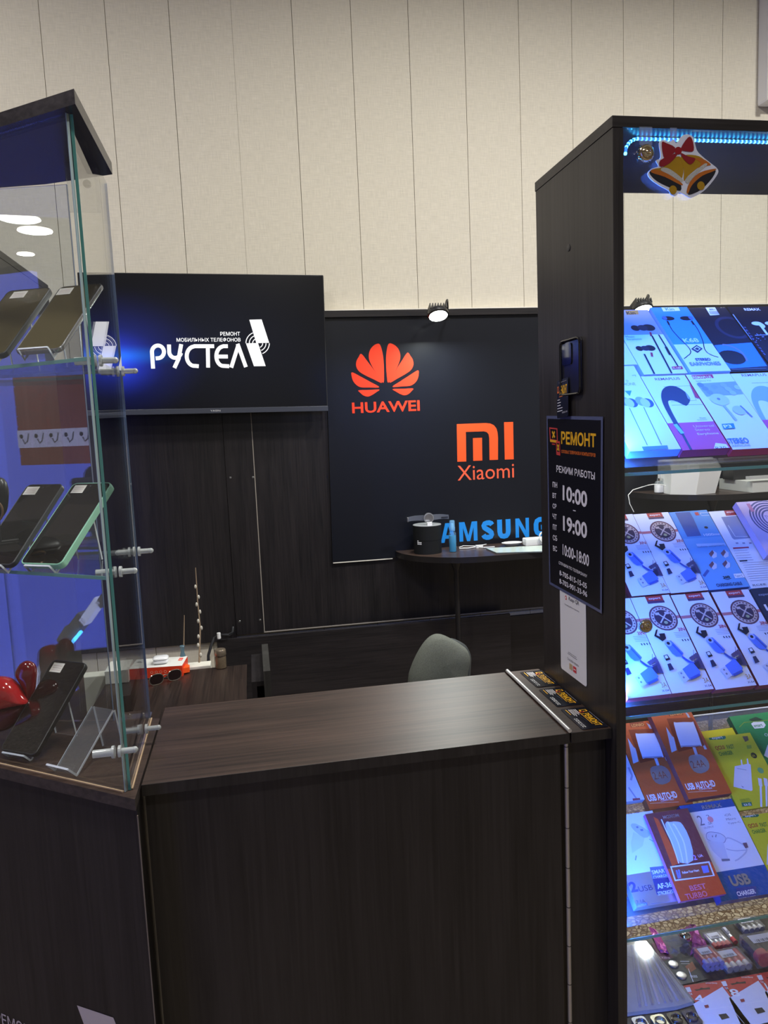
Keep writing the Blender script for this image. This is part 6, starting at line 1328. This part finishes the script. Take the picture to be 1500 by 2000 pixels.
# phones on slanted clear stands
def frame(x, y, z, th, az, k=1.0):
    p = Vector((x, y, z))*k+CAM
    W = Vector((math.cos(az), math.sin(az), 0)); B = Vector((-math.sin(az), math.cos(az), 0)); V = math.cos(th)*B+math.sin(th)*Vector((0, 0, 1)); N = W.cross(V)
    return Matrix(((W.x, V.x, N.x, p.x), (W.y, V.y, N.y, p.y), (W.z, V.z, N.z, p.z), (0, 0, 0, 1))), k
def stand(Mf, k, zfloor, label, wd=0.046, ln=0.105, lipd=0.016, thk=0.0028, off=-0.0115):
    """Z shaped clear stand under the slope of frame Mf; off = plate face below the phone face"""
    z0 = Mf.translation.z; V = Vector((Mf[0][1], Mf[1][1], Mf[2][1])); N = Vector((Mf[0][2], Mf[1][2], Mf[2][2])); Wv = Vector((Mf[0][0], Mf[1][0], Mf[2][0]))
    base = Mf @ Vector((0, 0, off)); base = Vector((base.x, base.y, zfloor))
    t = thing('phone_stand', label, 'phone stand', base, group='clear slanted phone stands')
    low = Mf @ Vector((0, -0.003, off)); 
    prof = [(lipd+off, -0.003-thk), (off-thk, -0.003-thk), (off-thk, ln)]       # in (N, V)
    mb = MB()
    mb.box(-wd/2, wd/2, -0.003, ln, off-thk, off, ACRYL, M=Mf); mb.build('slope_plate', t, world=True)
    mb = MB(); mb.box(-wd/2, wd/2, -0.003-thk, -0.003, off-thk, off+lipd, ACRYL, M=Mf); mb.box(-wd/2, wd/2, -0.003-thk, -0.003, off+lipd, off+lipd+0.001, AEDGE, M=Mf); mb.build('front_lip', t, world=True)
    mb = MB(); e = 0.0009
    for sgn in (-1, 1): mb.box(sgn*(wd/2+e/2)-e/2, sgn*(wd/2+e/2)+e/2, -0.003, ln, off-thk, off, AEDGE, M=Mf)
    for sgn in (-1, 1): mb.box(sgn*(wd/2+e/2)-e/2, sgn*(wd/2+e/2)+e/2, -0.003-thk, -0.003, off-thk, off+lipd, AEDGE, M=Mf)
    mb.build('bright_edges', t, world=True)
    top = Mf @ Vector((0, ln, off-thk)); B = Vector((-Wv.y, Wv.x, 0)); foot_ = Vector((top.x, top.y, zfloor+0.0004))+B*0.012
    mb = MB(); d = (foot_-top); n_ = Wv.cross(d).normalized()*thk
    for s0, s1_, mt in ((-wd/2, wd/2, ACRYL), (-wd/2-e, -wd/2, AEDGE), (wd/2, wd/2+e, AEDGE)):
        vs = [top+Wv*s0, top+Wv*s1_, foot_+Wv*s1_, foot_+Wv*s0]; vs += [v+n_ for v in vs]
        mb.add(vs, [(0, 1, 2, 3), (7, 6, 5, 4), (0, 4, 5, 1), (1, 5, 6, 2), (2, 6, 7, 3), (3, 7, 4, 0)], mt)
    mb.build('rear_leg', t, world=True)
    return t
def phone(Mf, k, w_, h_, label, case_m, case_th, sticker=(0.08, 0.42), bez=0.0025, name='smartphone', hole=0.5, face=None):
    w_, h_ = w_*k, h_*k
    t = thing(name, label, 'phone', M=Mf, group='phones on slanted clear stands')
    pr = rrect(-w_/2, 0, w_/2, h_, 0.009, 6)
    def inner(i, r): return rrect(-w_/2+i, i, w_/2-i, h_-i, r, 6)
    mb = MB(); n = len(pr); rows = [(inner(0.0022, 0.008), -case_th), (inner(0.0004, 0.009), -case_th+0.0016), (pr, -case_th*0.5), (inner(0.0004, 0.009), -0.0008), (inner(0.0014, 0.008), 0.0), (inner(bez, 0.007), -0.0003)]
    vs = []; fs = []
    for o_, z in rows: vs += [(x, y, z) for x, y in o_]
    for i in range(len(rows)-1):
        for j in range(n): a = i*n+j; b = i*n+(j+1) % n; fs.append((a, b, b+n, a+n))
    fs.append(tuple(range(n))[::-1]); mb.add(vs, fs, case_m, True); mb.build('body', t)
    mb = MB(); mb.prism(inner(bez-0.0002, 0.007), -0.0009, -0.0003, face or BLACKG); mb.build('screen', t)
    if hole is not None:
        mb = MB(); mb.z0 = -0.0002; mb.ell(-w_/2+w_*hole, h_-0.008, 0.0013, 0.0013, ink(70, 74, 80)); mb.build('front_camera', t)
    if sticker:
        mb = MB(); x0 = -w_/2+w_*sticker[0]; x1 = -w_/2+w_*sticker[1]; y1 = h_-0.006; y0 = y1-0.017*k
        mb.box(x0, x1, y0, y1, -0.0003, -0.0001, ink(232, 228, 218)); mb.z0 = -0.0001
        for r_ in range(3): mb.line([(x0+0.003, y0+0.004+r_*0.004), (x1-0.003, y0+0.004+r_*0.004)], .0006, ink(190, 150, 150))
        mb.build('price_sticker', t)
    return t
Z1, Z2, Z0 = zabs(0.106)+0.0026, zabs(-0.193)+0.0026, ZC
GREYC = pbr('dark_grey_case', (0.045, 0.047, 0.052, 1), 0.4); MINT = pbr('mint_case', rgb(150, 205, 178), 0.45); SILC = pbr('silver_frame', (0.4, 0.4, 0.42, 1), 0.2, metal=0.8)
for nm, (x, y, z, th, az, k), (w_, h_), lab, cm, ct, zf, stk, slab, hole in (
    ('S1a', (-0.3512, 1.1006, 0.118, 0.7415, -0.3732, 1.075), (0.074, 0.16), 'dark grey-cased smartphone, gold reflection painted on its screen, left of the top showcase shelf', GREYC, 0.010, Z1, (0.18, 0.50), 'clear stand under the left phone of the top showcase shelf', None),
    ('S1b', (-0.280, 1.105, 0.1235, 0.745, -0.395, 1.005), (0.074, 0.16), 'silver-edged smartphone, gold reflection painted on its screen, right of the top showcase shelf', SILC, 0.008, Z1, (0.04, 0.36), 'clear stand under the silver-edged phone on the top showcase shelf', None),
    ('S2a', (-0.3831, 1.1598, -0.180, 0.7538, -0.518, 1.0), (0.074, 0.16), 'dark grey smartphone left of the mint-cased one on the middle showcase shelf', GREYC, 0.0095, Z2, (0.06, 0.40), 'clear stand under the dark grey phone on the middle showcase shelf', 0.5),
    ('S2b', (-0.3110, 1.132, -0.1820, 0.7225, -0.527, 1.0), (0.078, 0.165), 'black smartphone in a mint green case on the middle showcase shelf', MINT, 0.0125, Z2, (0.10, 0.40), 'clear stand under the mint-cased phone on the middle showcase shelf', 0.5),
    ('S3', (-0.3789, 1.1656, -0.480, 0.7351, -0.5662, 1.035), (0.074, 0.16), 'black smartphone with white sticker on the showcase floor beside the empty stand', pbr('black_case', (0.02, 0.021, 0.024, 1), 0.4), 0.010, Z0, (0.10, 0.42), 'clear stand under the black phone on the showcase floor', None)):
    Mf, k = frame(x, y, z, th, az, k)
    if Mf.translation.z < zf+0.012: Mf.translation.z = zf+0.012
    phone(Mf, k, w_, h_, lab, cm, ct, stk, hole=hole, face=pbr('gold_reflection_glass', (0.11, 0.088, 0.045, 1), 0.08, spec=0.8, coat=0.8) if nm[:2] == 'S1' else None)  # warm reflection painted into the screen colour of the top-shelf phones
    stand(Mf, k, zf, slab, off=-ct-0.0012)
Mf, k = frame(-0.3014, 1.1369, -0.495, 0.736, -0.6372, 1.0)
Mf.translation.z = max(Mf.translation.z, Z0+0.004)
stand(Mf, k, Z0, 'empty clear phone stand on the showcase floor near the corner', wd=0.045, ln=0.102, lipd=0.020, off=0.0, thk=0.003)
# red glossy gadget and black headset at the left edge of the view
p = on_z(20, 1396, ZC+0.06); k = 1.0
yr = 1.28
O2 = lambda x, y: on_y(x/4.6875, 1200+y/4.6875, yr)
REDG = pbr('gloss_red', (0.42, 0.012, 0.016, 1), 0.12, spec=0.7, coat=0.6)
def blob(pts, depth, m, name, parent, n=6, yo=0.0):
    P = [O2(*a) for a in bez(pts, 3)]; c = sum(P, Vector())/len(P); mb = MB(); vs = []; fs = []; N = len(P)
    for i in range(n*2+1):
        a = -math.pi/2+math.pi*i/(2*n); s_ = math.cos(a)**0.6 if math.cos(a) > 1e-6 else 0.0
        vs += [c+(p-c)*s_+Vector((0, depth*math.sin(a)+yo, 0)) for p in P]
    for i in range(n*2):
        for j in range(N): a = i*N+j; b = i*N+(j+1) % N; fs.append((a, b, b+N, a+N))
    mb.add(vs, fs, m, True); return mb.build(name, parent, world=True)
c0 = O2(60, 800)
t = thing('game_controller', 'glossy red moulded controller with an upright lobe at the left edge of the showcase floor', 'controller', (c0.x, c0.y, ZC))
blob([(-160, 640), (-80, 580), (0, 572), (90, 590), (165, 650), (210, 720), (255, 790), (245, 812), (150, 830), (60, 850), (-40, 870), (-150, 860)], 0.024, REDG, 'body', t)
blob([(120, 560), (150, 490), (195, 452), (250, 448), (300, 480), (318, 540), (312, 640), (300, 720), (270, 790), (250, 812), (215, 740), (165, 650)], 0.014, pbr('gloss_dark_red', (0.16, 0.006, 0.01, 1), 0.15, spec=0.7, coat=0.6), 'grip', t, yo=0.012)
blob([(-140, 860), (-40, 850), (100, 835), (240, 815), (200, 900), (150, 1000), (60, 1060), (-60, 1080), (-150, 1060)], 0.018, pbr('deep_red', (0.08, 0.008, 0.012, 1), 0.3), 'base', t, yo=0.004)
yr = 1.20
O3 = lambda x, y: on_y(x/4.6875, 880+y/4.6875, 1.195)
_O2 = O2
O2 = O3
c0 = O3(0, 420)
t = thing('headphones', 'black oval headphone cup with metal ring on the middle showcase shelf, far left', 'headphones', (c0.x, c0.y, Z2))
blob([(-110, 330), (-60, 262), (0, 245), (45, 270), (72, 340), (75, 430), (62, 540), (30, 600), (-20, 640), (-80, 620), (-110, 500)], 0.014, BLACKP, 'ear_cup', t)
cc = O3(-8, 545); MB().tube([cc+Vector((0.009*math.cos(q_), -0.0135, 0.014*math.sin(q_))) for q_ in [2*math.pi*j/20 for j in range(21)]], 0.0018, pbr('copper_ring', rgb(150, 120, 96), 0.3, metal=0.8), 8).build('ring', t, world=True)
a, b = O3(-40, 640), Vector((O3(-40, 640).x, O3(-40, 640).y, Z2+0.0005))
MB().tube([a+Vector((0, 0, 0.01)), b], 0.006, BLACKP, 10).build('support', t, world=True)
O2 = _O2

# ---- dark staff-side cabinet seen through the glass
XS = -0.53
ye = 2.27
t = thing('rear_showcase', 'tall dark cabinet behind the glass showcase, seen side-on through its panes', 'cabinet', (XS-0.32, 1.5, 0))
MB().box(XS-0.016, XS, 1.5, ye, 0.0, ZT-0.017, PAN).build('back_panel', t, world=True)
MB().box(XS-0.32, XS+0.001, 1.499, ye+0.001, ZT-0.0165, ZT, WXD).build('top_board', t, world=True)
MB().box(XS-0.32, XS-0.0162, ye-0.016, ye, 0.0, ZT-0.017, PAN).build('side_panel', t, world=True)

# ---- neighbouring stall, outside the view, mirrored in the front pane
def mirrored(px, py, X):
    """where the ray of this pixel goes after the front pane, at x = X"""
    d = ray(px, py); P0 = RD.O; n = RD.N; tt = (P0-CAM).dot(n)/d.dot(n); h = CAM+d*tt; r = d-2*d.dot(n)*n
    return h+r*((X-h.y)/r.y)
XB = -0.95                                              # plane y = XB, behind and to the left of the viewer
rx = lambda p: p.x
c = [mirrored(0, 520, XB), mirrored(190, 520, XB), mirrored(215, 1400, XB), mirrored(0, 1400, XB)]
xa, xb = min(rx(p) for p in c)-0.15, max(rx(p) for p in c)+0.12
t = thing('stall_showcase', 'blue backlit showcase of the neighbouring stall, visible only mirrored in the showcase glass', 'showcase', (xa, XB-0.1, 0))
xm = mirrored(46, 800, XB).x; zhi = mirrored(60, 700, XB).z
MB().box(xm+0.001, xb, XB-0.20, XB-0.16, c[2].z+0.02, zhi, pbr('blue_lightbox', (0.05, 0.07, 0.3, 1), 0.5, emit=(0.10, 0.135, 0.80, 1), estr=LBOX)).build('low_backlit_panel', t, world=True)
MB().box(xa, xm, XB-0.20, XB-0.16, c[2].z+0.02, c[0].z, pbr('blue_lightbox', (0.05, 0.07, 0.3, 1), 0.5, emit=(0.10, 0.135, 0.80, 1), estr=LBOX)).build('backlit_panel', t, world=True)
MB().box(xa, xb, XB-0.24, XB-0.201, 0.0, c[0].z+0.05, BLACKP).build('back_board', t, world=True)
p0, p1 = mirrored(18, 735, XB), mirrored(182, 905, XB)
y0, y1 = min(p0.x, p1.x), max(p0.x, p1.x); z0, z1 = p1.z, p0.z
m = pbr('self_lit_brown_slats', rgb(120, 52, 34), 0.5, emit=(0.30, 0.075, 0.07, 1), estr=LBOX*0.32)  # emission imitates the stall light on the slats
mb = MB()
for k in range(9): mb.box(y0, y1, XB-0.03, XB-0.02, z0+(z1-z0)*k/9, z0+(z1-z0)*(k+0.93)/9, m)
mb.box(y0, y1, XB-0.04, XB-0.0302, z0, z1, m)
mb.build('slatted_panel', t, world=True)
zz0, zz1 = mirrored(100, 873, XB).z, mirrored(100, 838, XB).z
for k in range(5):
    ya, yb_ = y0+(y1-y0)*(k+0.03)/5, y0+(y1-y0)*(k+0.97)/5
    mb = MB(); cxm, czm = (ya+yb_)/2, (zz0+zz1)/2
    mb.box(ya-cxm, yb_-cxm, -0.003, 0.003, zz0-czm, zz1-czm, pbr('self_lit_card', (0.7, 0.7, 0.8, 1), 0.5, emit=(0.5, 0.5, 0.95, 1), estr=LBOX*0.55))  # packs glow themselves in place of light falling on them
    mb.M = Matrix(((-1, 0, 0, 0), (0, 0, 1, 0.0032), (0, 1, 0, 0), (0, 0, 0, 1)))
    mb.line([(-0.03, 0.03), (-0.02, -0.01), (0.0, -0.025), (0.012, 0.0)], 0.008, DK); mb.ell(0.02, 0.015, 0.012, 0.012, ink(60, 50, 80))
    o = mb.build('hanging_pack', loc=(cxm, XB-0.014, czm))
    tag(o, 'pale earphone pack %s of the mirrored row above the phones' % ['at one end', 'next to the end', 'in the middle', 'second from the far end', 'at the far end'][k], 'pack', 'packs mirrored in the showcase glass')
WLB = pbr('self_lit_white_box', (0.8, 0.8, 0.85, 1), 0.5, emit=(0.55, 0.6, 1.0, 1), estr=LBOX*1.0); WLG = pbr('self_lit_grey_box', (0.2, 0.2, 0.2, 1), 0.5, emit=(0.30, 0.29, 0.33, 1), estr=LBOX*0.3); WLW = pbr('self_lit_paper_box', (0.8, 0.8, 0.8, 1), 0.5, emit=(0.9, 0.86, 0.8, 1), estr=LBOX*0.9)  # box emission stands in for the stall's light on plain cartons
segs = [((208, 1158), (190, 1184), 17, WLG, 'short grey box at the top'), ((190, 1172), (158, 1218), 17, WLB, 'long pale blue box'), ((160, 1205), (136, 1236), 26, WLG, 'grey box with white edges'), ((136, 1230), (117, 1260), 26, WLG, 'dark grey box'), ((116, 1268), (94, 1300), 24, WLW, 'cream box'), ((92, 1290), (62, 1345), 24, WLB, 'pale blue box at the bottom')]
for (a, b, wpx, mt, lb) in segs:
    P0, P1 = mirrored(*a, XB), mirrored(*b, XB); d = (P1-P0); L_ = d.length; d.normalize(); up = Vector((0, 1, 0)).cross(d)
    wm = (mirrored(a[0]-wpx, a[1], XB)-P0).length*0.8
    Mx = Matrix(((d.x, 0, up.x, P0.x), (d.y, 1, up.y, P0.y), (d.z, 0, up.z, P0.z), (0, 0, 0, 1)))
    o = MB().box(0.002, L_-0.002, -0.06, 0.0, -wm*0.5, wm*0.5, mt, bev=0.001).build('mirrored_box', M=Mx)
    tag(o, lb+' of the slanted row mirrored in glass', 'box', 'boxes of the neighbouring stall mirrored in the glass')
a, b = mirrored(158, 1234, XB+0.01), mirrored(138, 1258, XB+0.01)
tag(MB().tube([a, b], 0.010, glow('stall_led', (0.05, 0.35, 1.0), 24), 8).build('led_strip', loc=(0, 0, 0)), 'short bright blue LED strip mirrored in the glass under the slanted row of boxes', 'LED strip', 'blue LED strips')
